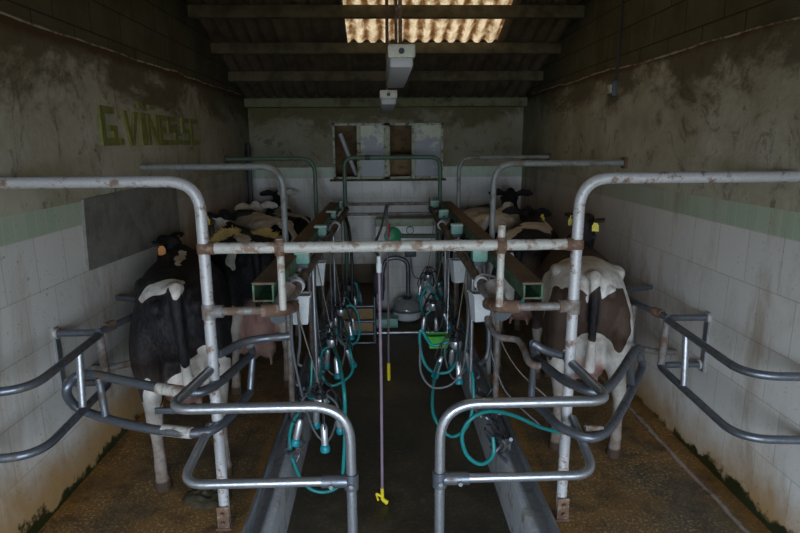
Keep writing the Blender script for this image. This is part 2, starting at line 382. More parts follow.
# corrugated roof
SX0, SX1 = -.46, 1.56; SY0, SY1 = 3.6, 7.72
def corrug(bm, x0, x1, y0, y1, dz=0.0, ny=2):
    n = max(2, int((x1-x0)/.022)); rows = []
    for j in range(ny+1):
        y = y0+(y1-y0)*j/ny
        rows.append([bm.verts.new((x0+(x1-x0)*i/n, y, roofz(y)+.03+dz+.026*math.cos((x0+(x1-x0)*i/n)*2*PI/.165))) for i in range(n+1)])
    for j in range(ny):
        for i in range(n): bm.faces.new((rows[j][i], rows[j][i+1], rows[j+1][i+1], rows[j+1][i]))
    ext = bmesh.ops.extrude_face_region(bm, geom=bm.faces[:])
    bmesh.ops.translate(bm, verts=[g for g in ext['geom'] if isinstance(g, bmesh.types.BMVert)], vec=(0, 0, .012))
    return bm
bm = NB()
for a in ((XL-.25, XR+.25, SY1-.06, YB+.3), (XL-.25, SX0+.06, SY0, SY1-.06), (SX1-.06, XR+.25, SY0, SY1-.06), (XL-.25, XR+.25, 3.4, SY0+.05), (XL-.25, XR+.25, YF-.3, 3.4)):
    n_ = corrug(NB(), *a); merge(bm, n_)
bmesh.ops.recalc_face_normals(bm, faces=bm.faces)
ceil = struct('ceiling', bm, M['fibre'], None, True)
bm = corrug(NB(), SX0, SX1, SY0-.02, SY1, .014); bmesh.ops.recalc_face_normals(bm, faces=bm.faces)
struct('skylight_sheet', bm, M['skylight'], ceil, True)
k = 1
for y in (8.38, 7.62, 6.82, 6.0, 5.2, 4.4, 2.6, 1.4, .2, -1):
    z = roofz(y)-.0
    struct('trim_%d' % k, box(NB(), (XL, y-.05, z-.13), (XR, y+.05, z+.002), .012), M['purlin'], None, True); k += 1
struct('trim_%d' % k, box(NB(), (XL+.03, 9.05, 2.80), (XR-.03, 9.27, 2.93), .01), M['purlin_green'], None, True); k += 1
# kerbs of the pit: concrete upstand, steel channel and lip
for nm, a, b, s in (('left', KL0, KL1, 1), ('right', KR1, KR0, -1)):
    bm = NB(); box(bm, (min(a, b), 1.2, -.5), (max(a, b), YB, .045), .006)
    kb = struct('trim_%d' % k, bm, M['concrete_kerb'], None, True); k += 1
    bm = NB()
    prism(bm, [(0, .046), (.012, .046), (.012, .10), (.035, .115), (.05, .10), (.05, .06), (.10, .06), (.10, .075), (.115, .075), (.115, .05), (0, .044)], lambda u, v, d: V((a+s*u, d, v)), 1.2, YB)
    bmesh.ops.recalc_face_normals(bm, faces=bm.faces)
    struct('steel_channel', bm, M['galv'], kb, False)
# window
wn = thing('window_1', None, None, (WX0, YB-.03, WZ0)); wn['kind'] = 'structure'
bm = NB(); t_ = .035; y0, y1 = YB-.055, YB+.05
box(bm, (WX0, y0, WZ0), (WX1, y1, WZ0+t_)); box(bm, (WX0, y0, WZ1-t_), (WX1, y1, WZ1))
W = WX1-WX0; xs = [0, .235, .49, .73, 1]
for i, f_ in enumerate(xs):
    c_ = WX0+W*f_; c_ = min(max(c_, WX0+t_/2), WX1-t_/2); hw = .045 if i == 2 else t_/2+(.012 if i in (1, 3) else 0)
    box(bm, (c_-hw, y0-.01*(i % 2), WZ0), (c_+hw, y1, WZ1))
struct('window_frame', bm, M['win_frame'], wn)
for i in (1, 3):
    struct('pane', box(NB(), (WX0+W*xs[i]+.03, YB-.012, WZ0+t_), (WX0+W*xs[i+1]-.02, YB-.002, WZ1-t_)), M['pane'], wn)
struct('window_sill', box(NB(), (WX0-.06, YB-.10, WZ0-.035), (WX1+.05, YB+.05, WZ0), .006), M['purlin'], wn)
# store room seen through the two open leaves
bm = NB(); box(bm, (WX0-.6, YB+1.2, .4), (WX1+.6, YB+1.3, 3.2)); box(bm, (WX0-.7, YB+.2, .4), (WX0-.6, YB+1.3, 3.2)); box(bm, (WX1+.6, YB+.2, .4), (WX1+.7, YB+1.3, 3.2)); box(bm, (WX0-.7, YB+.2, 3.1), (WX1+.7, YB+1.3, 3.2)); box(bm, (WX0-.7, YB+.2, .4), (WX1+.7, YB+1.3, .5))
struct('wall_store', bm, M['wood_tan'])
bm = NB(); box(bm, (WX0+W*.5, YB+.5, WZ0-.3), (WX0+W*.74, YB+.8, WZ0+.38), .05)
tag(part('sack', bm, M['wood_tan']), 'tan sack in the store room, seen through the third window leaf', 'sack')
bm = NB(); cyl(bm, (WX0+.1, YB+.25, WZ1-.15), (WX0+.36, YB+.35, WZ0), .035)
tag(part('leaning_pipe', bm, M['white_plastic']), 'pale pipe leaning diagonally behind the leftmost open window leaf', 'pipe')
# half wall at the far end of the pit carrying the milking plant
hw_ = struct('wall_plant', box(NB(), (-.1, 8.55, ZP), (KR0-.01, 8.75, 1.10), .02), M['tile_plant'], None, True)
struct('green_edge', box(NB(), (-.1, 8.535, 1.02), (KR0-.01, 8.76, 1.14), .02), M['sage'], hw_, True)
# ------------------------------------------------------------------ cows
def eltube(bm, pts, rad, seg=16, side=V((0, 1, 0))):
    """closed tube with elliptical sections: rad = list of (r_along_side, r_other)"""
    pts = [V(p) for p in pts]; N = len(pts); rings = []
    for i in range(N):
        T = (pts[min(i+1, N-1)]-pts[max(i-1, 0)]).normalized()
        a = (side-T*side.dot(T)).normalized(); b = T.cross(a)
        rings.append([bm.verts.new(pts[i]+a*math.cos(2*PI*k/seg)*rad[i][0]+b*math.sin(2*PI*k/seg)*rad[i][1]) for k in range(seg)])
    for i in range(N-1):
        for k in range(seg): bm.faces.new((rings[i][k], rings[i][(k+1) % seg], rings[i+1][(k+1) % seg], rings[i+1][k]))
    for ring, s in ((rings[0], -1), (rings[-1], 1)):
        c = sum((v.co for v in ring), V())/seg; T = (pts[-1]-pts[-2]).normalized() if s > 0 else (pts[0]-pts[1]).normalized()
        r = min((ring[0].co-c).length, (ring[seg//4].co-c).length)*.5
        cv = bm.verts.new(c+T*r)
        for k in range(seg):
            f = (ring[k], ring[(k+1) % seg], cv); bm.faces.new(f if s > 0 else f[::-1])
    return bm
def interp(keys, n):
    """smooth interpolation of key tuples"""
    out = []; K = [keys[0]]+list(keys)+[keys[-1]]
    for i in range(1, len(K)-2):
        for k in range(n):
            t = k/n; out.append(tuple(.5*(2*b+(c-a)*t+(2*a-5*b+4*c-d)*t*t+(3*b-a-3*c+d)*t**3) for a, b, c, d in zip(K[i-1], K[i], K[i+1], K[i+2])))
    out.append(tuple(keys[-1])); return out
#            x    top   bottom halfwidth
TORSO = [(-.02, 1.30, 1.05, .10), (.05, 1.37, .93, .185), (.2, 1.405, .82, .245), (.42, 1.415, .74, .285), (.62, 1.40, .66, .285), (.95, 1.395, .56, .355),
         (1.2, 1.385, .56, .35), (1.45, 1.39, .62, .275), (1.62, 1.36, .70, .215), (1.78, 1.25, .82, .13)]
def torso(bm, seg=36):
    rings = []
    for (x, zt, zb, hw) in interp(TORSO, 4):
        zc = zb+(zt-zb)*.45; ring = []
        for k in range(seg):
            a = 2*PI*k/seg; c, s = math.cos(a), math.sin(a)
            if s > 0:   # back: broad and flat over the hips, sloping off a narrow spine behind the shoulders
                hp_ = max(0, 1-abs(x-.42)/.5); e1 = .86-.34*hp_; y = hw*math.copysign(abs(c)**e1, c); z = zc+(zt-zc)*abs(s)**(.80-.12*hp_)-.02*hp_*(abs(c)**2)
            else: y = hw*math.copysign(abs(c)**.85, c); z = zc+(zb-zc)*abs(s)**.9
            ring.append(bm.verts.new((x, y, z)))
        rings.append(ring)
    for i in range(len(rings)-1):
        for k in range(seg): bm.faces.new((rings[i][k], rings[i+1][k], rings[i+1][(k+1) % seg], rings[i][(k+1) % seg]))
    bm.faces.new(rings[0]); bm.faces.new(rings[-1][::-1])
def make_cow(name_label, x, y, ang, poll, hdir, pattern, seed, tagcol='yellow', hind=((0, 0), (0, 0)), front=((0, 0), (0, 0)), scale=1.0,
             tail=1.0, voxel=.018, tags=(1, -1), tail_side=0.0, udder=1.0, label=None):
    """x, y: where the hindquarters stand; ang: heading, degrees from the length of the room towards +X; poll, hdir in world terms"""
    A = math.radians(ang); ex = V((math.sin(A), math.cos(A), 0)); ey = V((-math.cos(A), math.sin(A), 0))
    R = Matrix(((ex.x, ey.x, 0), (ex.y, ey.y, 0), (0, 0, 1)))
    toL = lambda w: (R.transposed() @ (V(w)-V((x, y, 0))))/scale
    P = toL(poll); D = (R.transposed() @ V(hdir)).normalized()
    bm = NB(); torso(bm)
    # pelvis, thurls, thighs
    for s in (1, -1):
        ell(bm, (.43, s*.215, 1.325), (.12, .062, .055)); ell(bm, (.0, s*.115, 1.27), (.06, .042, .055))
        hx, hy = hind[0 if s > 0 else 1]
        eltube(bm, interp([(.40, s*.165, 1.22), (.28, s*.205, 1.05), (.21, s*.215, .90), (.16, s*.205, .74), (.07+hx*.5, s*.195+hy*.5, .60), (.02+hx*.8, s*.19+hy*.8, .515), (.05+hx*.9, s*.19+hy*.9, .42), (.075+hx, s*.19+hy, .28), (.075+hx, s*.19+hy, .16)], 3),
               [(q[0], q[1]) for q in interp([(.10, .20), (.105, .24), (.105, .225), (.085, .14), (.058, .075), (.05, .066), (.039, .048), (.037, .042), (.043, .047)], 3)], side=V((0, 1, 0)))
        eltube(bm, [(.075+hx, s*.19+hy, .18), (.09+hx, s*.19+hy, .10), (.11+hx, s*.19+hy, .05), (.12+hx, s*.19+hy, .004)], [(.038, .040), (.043, .042), (.052, .060), (.058, .072)])
        fx, fy = front[0 if s > 0 else 1]
        eltube(bm, interp([(1.48, s*.17, 1.15), (1.50, s*.19, .92), (1.47, s*.185, .76), (1.49+fx*.4, s*.165+fy*.4, .60), (1.50+fx*.7, s*.16+fy*.7, .42), (1.49+fx, s*.16+fy, .30), (1.49+fx, s*.16+fy, .15)], 3),
               interp([(.075, .15), (.085, .13), (.065, .085), (.045, .055), (.043, .048), (.030, .034), (.036, .038)], 3))
        eltube(bm, [(1.49+fx, s*.16+fy, .17), (1.51+fx, s*.16+fy, .09), (1.53+fx, s*.16+fy, .045), (1.54+fx, s*.16+fy, .004)], [(.036, .036), (.042, .042), (.052, .058), (.058, .068)])
    ell(bm, (.05, 0, 1.375), (.10, .055, .045))       # tail head
    # tail
    tp = spline([(.03, 0, 1.395), (-.045, tail_side*.1, 1.34), (-.07, tail_side*.3, 1.18), (-.06, tail_side*.6, 1.0), (-.055, tail_side, .84), (-.05, tail_side*1.1, .76-.06*tail)], 5)
    tube(bm, tp, [(.043-.012*min(1, i/12)+.008*max(0, (i-16)/9)) for i in range(len(tp))], 10)
    # udder and teats
    ud = (udder-1)*.35; ell(bm, (.25, 0, .73-ud*.5), (.20*udder, .155*udder**.5, .20*udder)); ell(bm, (.28-ud, .07, .64-ud), (.11, .085, .11)); ell(bm, (.28-ud, -.07, .64-ud), (.11, .085, .11))
    for s in (1, -1):
        for q in (0, 1): tube(bm, [(.18+q*.17-ud, s*.08, .60-ud), (.175+q*.17-ud, s*.085, .49-ud)], [.022, .013], 8)
    # neck
    n0 = V((1.42, 0, 1.12)); n1 = V((1.72, 0, 1.16)).lerp(P, .18); n2 = P-D*.02-V((0, 0, .07))
    mid = n1.lerp(n2, .5)
    eltube(bm, interp([tuple(n0), tuple(n1), tuple(mid), tuple(n2)], 4), interp([(.17, .27), (.13, .225), (.10, .16), (.085, .115)], 4), 20)
    # head
    up0 = V((0, 0, 1)); up = (up0-D*up0.dot(D)); up = up.normalized() if up.length > .05 else V((-1, 0, 0)); sd = up.cross(D).normalized()
    hp = lambda a, u, s=0: P+D*a+up*u+sd*s
    eltube(bm, [hp(-.05, -.05), hp(.03, -.05), hp(.14, -.06), hp(.26, -.075), hp(.38, -.085), hp(.46, -.085), hp(.50, -.085)],
           [(.085, .08), (.108, .105), (.11, .115), (.085, .09), (.068, .07), (.075, .068), (.055, .05)], 20, side=sd)
    eltube(bm, [hp(.05, -.12), hp(.2, -.14), hp(.36, -.13), hp(.45, -.12)], [(.05, .05), (.045, .05), (.05, .035), (.04, .03)], 14, side=sd)
    ell(bm, hp(-.03, .02), (.06, .06, .05))
    for s in (1, -1):
        ell(bm, hp(.13, -.015, s*.085), (.04, .035, .035))
        e0, e1, e2, e3 = hp(.0, -.015, s*.08), hp(-.03, .0, s*.16), hp(-.05, -.02, s*.25), hp(-.055, -.04, s*.31)
        eltube(bm, [e0, e1, e2, e3], [(.035, .022), (.062, .022), (.058, .02), (.025, .016)], 12, side=up)
    for v in bm.verts: v.co *= 1.0
    me = bpy.data.meshes.new('cow_raw'); bm.to_mesh(me); bm.free()
    ob = bpy.data.objects.new('cow_raw', me); COL.objects.link(ob)
    md = ob.modifiers.new('r', 'REMESH'); md.mode = 'VOXEL'; md.voxel_size = voxel; md.use_smooth_shade = True
    sm = ob.modifiers.new('s', 'SMOOTH'); sm.factor = .5; sm.iterations = 3
    dg = bpy.context.evaluated_depsgraph_get(); m2 = bpy.data.meshes.new_from_object(ob.evaluated_get(dg))
    bpy.data.objects.remove(ob); bpy.data.meshes.remove(me)
    n = len(m2.vertices); co = np.empty(n*3); m2.vertices.foreach_get('co', co); co = co.reshape(n, 3)
    # skin folds, bones: a little relief
    col = np.zeros((n, 4), dtype=np.float32); col[:, 3] = 1
    so = V((seed*7.3, seed*3.1, seed))
    for i in range(n):
        c = V(co[i]); w = c + noise.noise_vector(c*4+so)*.045 + noise.noise_vector(c*13+so)*.022
        f = pattern['bias'] + noise.noise(V((w.x*1.7, w.y*2.2, w.z*1.9))+so)*pattern.get('amp', 1.0)
        br = pattern.get('brown', 0.0)
        for b in pattern['blobs']:
            (cx, cy, cz), (rx, ry, rz), val = b[:3]
            q = math.sqrt(((w.x-cx)/rx)**2+((w.y-cy)/ry)**2+((w.z-cz)/rz)**2); k = 1-q
            k = max(-1, min(1, k*3)); k = (k+1)/2; k = k*k*(3-2*k)
            f = f*(1-k)+val*k
            if len(b) > 3: br = br*(1-k)+b[3]*k
        col[i, 0] = min(1, max(0, .5+f*.9)); col[i, 2] = max(0, min(1, br+.5*noise.noise(c*3+so)*(br > 0)))
        qu = math.sqrt(((c.x-.25+ud*.6)/(.22*udder))**2+(c.y/(.155*udder**.5))**2+((c.z-.64+ud*.7)/(.24*udder))**2)
        pk = max(0, min(1, (1.08-qu)*6))
        if c.z < .62-ud*.3 and .05 < c.x < .45 and abs(c.y) < .115: pk = 1
        mz = (c-hp(.47, -.09)).length; pk = max(pk, .0)
        col[i, 1] = pk
        if mz < .07: col[i, 0] = min(col[i, 0], .3)
    # world placement
    Rn = np.array(R); root = V((x, y, 0))
    nz = np.array([noise.noise(V(c)*6+so) for c in co])
    at = m2.color_attributes.new('coat', 'FLOAT_COLOR', 'POINT'); at.data.foreach_set('color', col.ravel())
    m2.materials.clear(); m2.materials.append(M['coat'])
    m2.polygons.foreach_set('use_smooth', [True]*len(m2.polygons)); m2.name = 'cow_body'
    o = thing('dairy_cow', label, 'cow', root, None)
    b = bpy.data.objects.new('body', m2); COL.objects.link(b); b.parent = o
    o.rotation_euler.z = math.atan2(ex.y, ex.x); o.scale = (scale,)*3
    ORG[o] = V((0, 0, 0))
    for s in (1, -1):
        part('eye', ell(NB(), hp(.13, -.012, s*.112), (.018, .018, .018), sub=2), M['black_rubber'], o)
        if s in tags:
            bm = NB(); e = hp(-.05, -.03, s*.20); sg = 1
            d_ = (toL(CAM)-e); d_.z = 0; d_.normalize(); s_ = V((0, 0, 1)).cross(d_); e = e-V((0, 0, .035))
            prism(bm, [(-.014, .035), (.014, .035), (.02, .0), (.03, -.01), (.03, -.065), (-.03, -.065), (-.03, -.01), (-.02, 0)], lambda a, b_, c_: e+s_*a+V((0, 0, 1))*b_+d_*c_, .025, .033)
            bmesh.ops.recalc_face_normals(bm, faces=bm.faces)
            part('ear_tag', bm, M['yellow'] if tagcol == 'yellow' else M['orange_tag'], o, False)
    return o
W_, K_ = .6, -.6
# left row
make_cow('', -1.27, 3.42, -17, (-1.90, 5.0, 1.40), (-.20, .0, -.97), dict(bias=-.5, amp=.25, blobs=[
    ((.02, -.0, 1.39), (.13, .05, .06), W_), ((.13, .10, 1.39), (.10, .17, .08), W_), ((.17, .22, 1.36), (.08, .08, .07), W_), ((1.0, .0, 1.4), (.35, .04, .05), W_),
    ((.06, -.17, .66), (.25, .15, .30), W_), ((.05, -.05, .76), (.2, .17, .20), W_), ((.1, .22, .30), (.2, .14, .36), W_), ((.0, .20, .70), (.10, .035, .14), W_), ((.1, -.2, .2), (.2, .15, .30), W_),
    ((.1, .1, .95), (.12, .2, .18), -.6, .35), ((1.2, -.3, .9), (.2, .2, .2), W_)]), 3, 'orange', hind=((0, .0), (.03, -.02)), front=((0, 0), (-.05, 0)), tail_side=-.03, tags=(1, -1), voxel=.016,
    label='black cow with a white patch across the tail head, nearest in the left row')
make_cow('', -1.11, 4.92, -22, (-1.80, 6.55, 1.45), (-.25, .5, -.8), dict(bias=-.5, amp=.3, blobs=[
    ((.3, .05, 1.42), (.42, .06, .08), W_), ((.10, .17, 1.28), (.08, .07, .14), W_), ((.1, 0, 1.0), (.12, .1, .2), -.6),
    ((.1, .22, .45), (.22, .14, .45), W_), ((.1, -.22, .45), (.22, .14, .42), W_), ((1.7, .1, 1.3), (.3, .2, .12), W_), ((1.1, -.3, 1.0), (.3, .2, .3), W_)]), 5, tags=(1,),
    hind=((.02, .03), (-.02, -.06)), udder=1.6, label='black cow with pale hind legs and a full pink udder, second in the left row')
make_cow('', -1.12, 6.2, -24, (-1.74, 7.9, 1.42), (-.5, .8, -.3), dict(bias=.45, amp=.35, blobs=[
    ((.0, .0, 1.2), (.1, .12, .2), K_), ((.5, .27, 1.2), (.16, .12, .12), K_), ((.35, .2, .9), (.3, .2, .3), K_), ((1.45, -.1, 1.25), (.12, .3, .2), K_)]), 8,
    label='mostly white-backed cow, third in the left row', tags=(1,))
make_cow('', -1.05, 7.35, -24, (-1.55, 8.75, 1.52), (.3, -.6, -.3), dict(bias=.1, amp=.9, blobs=[
    ((.9, 0, 1.4), (.5, .1, .08), W_), ((.4, -.2, 1.3), (.2, .15, .12), K_), ((.4, .2, 1.2), (.15, .15, .2), K_), ((1.9, 0, 1.3), (.3, .3, .2), K_)]), 11, scale=.93,
    label='black and white striped cow at the far end of the left row', tags=())
# right row
make_cow('', 1.44, 3.72, 13, (1.92, 5.25, 1.52), (.20, .05, -.97), dict(bias=-.35, amp=.3, brown=.9, blobs=[
    ((.25, .0, 1.38), (.42, .36, .14), W_), ((.03, 0, 1.30), (.1, .10, .12), W_), ((.5, .3, 1.15), (.3, .1, .25), W_), ((.15, -.30, .95), (.30, .07, .5), W_),
    ((.05, .15, 1.02), (.18, .12, .20), -.6, 1.0), ((.05, -.165, 1.03), (.2, .115, .22), -.6, 1.0),
    ((-.06, 0, 1.12), (.075, .055, .20), -.6, 0.0), ((-.05, 0, .76), (.12, .10, .17), W_), ((.05, 0, .78), (.16, .17, .18), W_),
    ((.1, .19, .40), (.2, .14, .42), W_), ((.1, -.19, .42), (.2, .14, .42), W_), ((1.8, 0, 1.3), (.5, .4, .35), -.6, 0.0)]), 21, hind=((.0, .0), (-.03, -.04)), tags=(-1, 1), voxel=.016,
    scale=.98, label='brown-black cow with white hips and white hind legs, nearest in the right row')
make_cow('', 1.27, 5.15, 20, (1.80, 6.95, 1.42), (.5, .8, -.3), dict(bias=-.5, amp=.3, brown=.0, blobs=[
    ((.35, .12, 1.40), (.35, .10, .07), W_), ((.95, -.08, 1.38), (.5, .2, .09), W_), ((1.3, .1, 1.38), (.15, .2, .1), K_), ((.0, .1, .9), (.15, .08, .35), W_), ((.0, -.12, 1.0), (.12, .12, .25), -.6, 1.0),
    ((.1, .2, .4), (.2, .14, .4), W_), ((.1, -.2, .3), (.2, .14, .3), W_)]), 24, tags=(-1,),
    label='black cow with white splashes along the spine, second in the right row')
make_cow('', 1.18, 6.4, 22, (1.80, 7.95, 1.56), (-.25, -.75, -.3), dict(bias=.1, amp=.6, blobs=[
    ((.4, 0, 1.42), (.45, .25, .09), W_), ((1.1, 0, 1.4), (.35, .15, .1), W_), ((.0, 0, 1.1), (.2, .2, .2), K_), ((2.0, 0, 1.4), (.55, .4, .4), K_)]), 27, tags=(),
    label='white-backed cow looking back over its neighbours, third in the right row')
make_cow('', 1.02, 7.4, 24, (1.60, 8.75, 1.12), (.4, .7, -.4), dict(bias=.1, amp=.7, blobs=[
    ((.35, 0, 1.42), (.4, .25, .1), W_), ((.1, 0, 1.0), (.3, .3, .3), K_), ((1.9, 0, 1.3), (.5, .4, .4), K_)]), 30, scale=.95,
    label='white-rumped cow with a black head at the far end of the right row', tags=())
# straw lying on the loins of the second cow on the left
def straw(c, rx, ry, n, label):
    bm = NB(); rnd = random.Random(n)
    for i in range(n):
        a, r = rnd.uniform(0, 2*PI), math.sqrt(rnd.random()); p = V((c[0]+rx*r*math.cos(a), c[1]+ry*r*math.sin(a), c[2]+.09*(1-r*r)*rnd.random()+.004-.03*r))
        d = V((rnd.uniform(-1, 1), rnd.uniform(-1, 1), rnd.uniform(-.25, .35))).normalized()*rnd.uniform(.03, .075)
        tube(bm, [p-d, p+d], .0028, 3)
    tag(part('straw', bm, M['straw'], None, False, loc=c), label, 'straw', None, 'stuff')
straw(atZ(229, 238, 1.35), .15, .24, 1100, 'loose straw lying left of the spine of the second cow in the left row')
straw(atZ(263, 238, 1.35), .15, .22, 1000, 'loose straw lying right of the spine of the second cow in the left row')
# ------------------------------------------------------------------ rails and gates
RP = .03
def collar(bm, c, axis, r=.042, L=.09):
    axis = V(axis).normalized(); cyl(bm, V(c)-axis*L/2, V(c)+axis*L/2, r, seg=14); return bm
def hoop(yy, px_, wall, sgn, rad, mat, label, r=RP, foot=False, plate=False):
    t = thing('stall_hoop', label, 'rail', (px_, yy, 0))
    top = atZtop
    pts = rounded([(wall, yy, top), (px_, yy, top), (px_, yy, 0.0)], rad, 10)
    part('bent_tube', tube(NB(), pts, r, 14), mat, t)
    if foot:
        bm = NB(); box(bm, (px_-.045, yy-.05, 0), (px_+.045, yy+.045, .012)); box(bm, (px_-.036, yy-.045, .0), (px_+.036, yy-.03, .15), .004)
        for z in (.05, .11): cyl(bm, (px_, yy-.04, z), (px_, yy-.065, z), .012, seg=8)
        part('foot_bracket', bm, M['rust'], t)
    if plate: part('wall_plate', box(NB(), (min(wall, wall-sgn*.03), yy-.05, top-.05), (max(wall, wall-sgn*.03), yy+.05, top+.05), .006), M['rust'], t)
    return t
atZtop = 2.06
XW0, XW1 = XL+.03, XR-.03
PXL, PXR = -.965, 1.075
hL = hoop(3.07, PXL, XW0, -1, .17, M['rail_pale'], 'tall pale-painted hoop rail on a rust-brown foot, the left one of the nearest pair', .031, True)
hR = hoop(3.07, PXR, XW1, 1, .17, M['rail_pale'], 'tall pale-painted hoop rail of the nearest pair, right of the pit', .031, True)
hoop(5.05, -.86, XW0, -1, .2, M['galv_dull'], 'grey hoop rail rising behind the first cow of the left row', .028)
hoop(5.30, 1.04, XW1, 1, .2, M['galv_dull'], 'grey hoop rail with a dark wall plate behind the first cow of the right row', .028, False, True)
hoop(7.70, -.88, XW0, -1, .2, M['green_paint'], 'farthest hoop rail over the left row, close to the back wall', .027, False, True)
hoop(7.70, 1.04, XW1, 1, .2, M['galv_dull'], 'farthest hoop rail over the right row, close to the back wall', .027, False, True)
# rusty sockets on the nearest pair
for h_, px_ in ((hL, PXL), (hR, PXR)):
    s = 1 if px_ < 0 else -1
    for z in (1.70, 1.345):
        bm = NB(); collar(bm, (px_, 3.07, z), (0, 0, 1), .038, .055 if z > 1.5 else .085); collar(bm, (px_+s*.035, 3.07, z), (1, 0, 0), .036, .05 if z > 1.5 else .09)
        part('clamp', bm, M['rust'] if z > 1.5 else M['rail_rust'], h_)
# green arch at the far end of the pit
a, b = atY(344.5, 175, 8.25), atY(440, 175, 8.25); zt = atY(390, 157.5, 8.25).z
t = thing('end_arch', 'green painted arch rail standing in front of the back window', 'rail', (a.x, 8.25, 0))
part('bent_tube', tube(NB(), rounded([(a.x, 8.25, 0.04), (a.x, 8.25, zt), (b.x, 8.25, zt), (b.x, 8.25, 0.04)], .14, 8), .03, 12), M['green_paint'], t)
part('tape_wrap', collar(NB(), (a.x+.33, 8.25, zt), (1, 0, 0), .034, .07), M['black_rubber'], t)
for i, (py, nm) in enumerate(((203.5, 'upper'), (213.5, 'lower'))):
    z = atY(390, py, 8.25).z
    tag(part('cross_tube', cyl(NB(), (a.x+.02, 8.2, z), (b.x-.02, 8.2, z), .022), M['rail_rust']), nm + ' of the two thin tubes tying the far arch legs together', 'rail')
# cross rail over the pit entrance
zc = 1.70
t = thing('cross_rail', 'pale horizontal cross rail spanning the pit between the nearest hoop rails', 'rail', (0, 3.07, zc))
part('tube', cyl(NB(), (PXL+.02, 3.07, zc), (PXR-.02, 3.07, zc), .031, seg=16), M['rail_white'], t)
xa, xb = -.555, .655
for x_, e in ((xa, 0), (xb, .06)):
    bm = NB(); cyl(bm, (x_, 3.07, 1.35), (x_, 3.07, zc+.05+e), .021, seg=12)
    part('drop_tube', bm, M['rail_white'], t)
    part('socket', collar(collar(NB(), (x_, 3.07, zc), (1, 0, 0), .037, .05), (x_, 3.07, zc), (0, 0, 1), .028, .09), M['rust'], t)
for px_, x_, nm in ((PXL, xa, 'left'), (PXR, xb, 'right')):
    s = 1 if px_ < 0 else -1
    t = thing('short_rail', 'short rusty rail below the cross rail, joining the %s hoop post' % nm, 'rail', (px_, 3.07, 1.345))
    part('tube', cyl(NB(), (px_+s*.04, 3.07, 1.345), (x_-s*.03, 3.07, 1.345), .024, seg=12), M['rail_rust'], t)
    part('elbow', tube(NB(), rounded([(x_-s*.12, 3.07, 1.345), (x_-s*.01, 3.08, 1.345), (x_+s*.02, 3.30, 1.30)], .08), .038, 12), M['rust'], t)
# entrance gates
def gate(side):
    L = side == 'left'
    Z1, Z2 = .99, .58; yg = 2.60
    xp = atY(352 if L else 439.5, 500, yg).x
    px_ = PXL if L else PXR
    t = thing('entrance_gate', 'bright steel tube gate left of the pit entrance, two bars bent round the post' if L else 'bright steel tube gate right of the pit entrance, above the teal hose loop', 'gate', (xp, yg, ZP))
    c = -1 if L else 1
    far = atZ(174 if L else 612, 402, Z1).x
    z1 = Z1
    hinge = V((px_-.04*c*-1*-1, 3.03, z1))
    part('top_bar', tube(NB(), rounded([(xp, yg, ZP), (xp, yg, z1), (far, yg, z1), (px_+c*(-.0), 3.12, z1+.02)], [.20, .11], 10), .026, 14), M['galv'], t)
    far2 = atZ(180 if L else 603, 486, Z2).x
    z2 = Z2
    part('lower_bar', tube(NB(), rounded([(xp, yg, z2), (far2, yg, z2), (px_+(-.03 if L else .02), 3.02, z2+.10)], .12, 10), .024, 14), M['galv'], t)
    bm = NB(); collar(bm, (xp, yg, z2), (0, 0, 1), .037, .085); collar(bm, (xp+c*.085, yg, z2), (1, 0, 0), .033, .13)
    bz = part('tee_clamp', bm, M['galv_dark'], t)
    for q in (0, .10): 
        part('bolt', cyl(NB(), (xp+c*q, yg-.03, z2-.005), (xp+c*q, yg-.05, z2-.005), .011, seg=8), M['galv'], t)
gate('left'); gate('right')
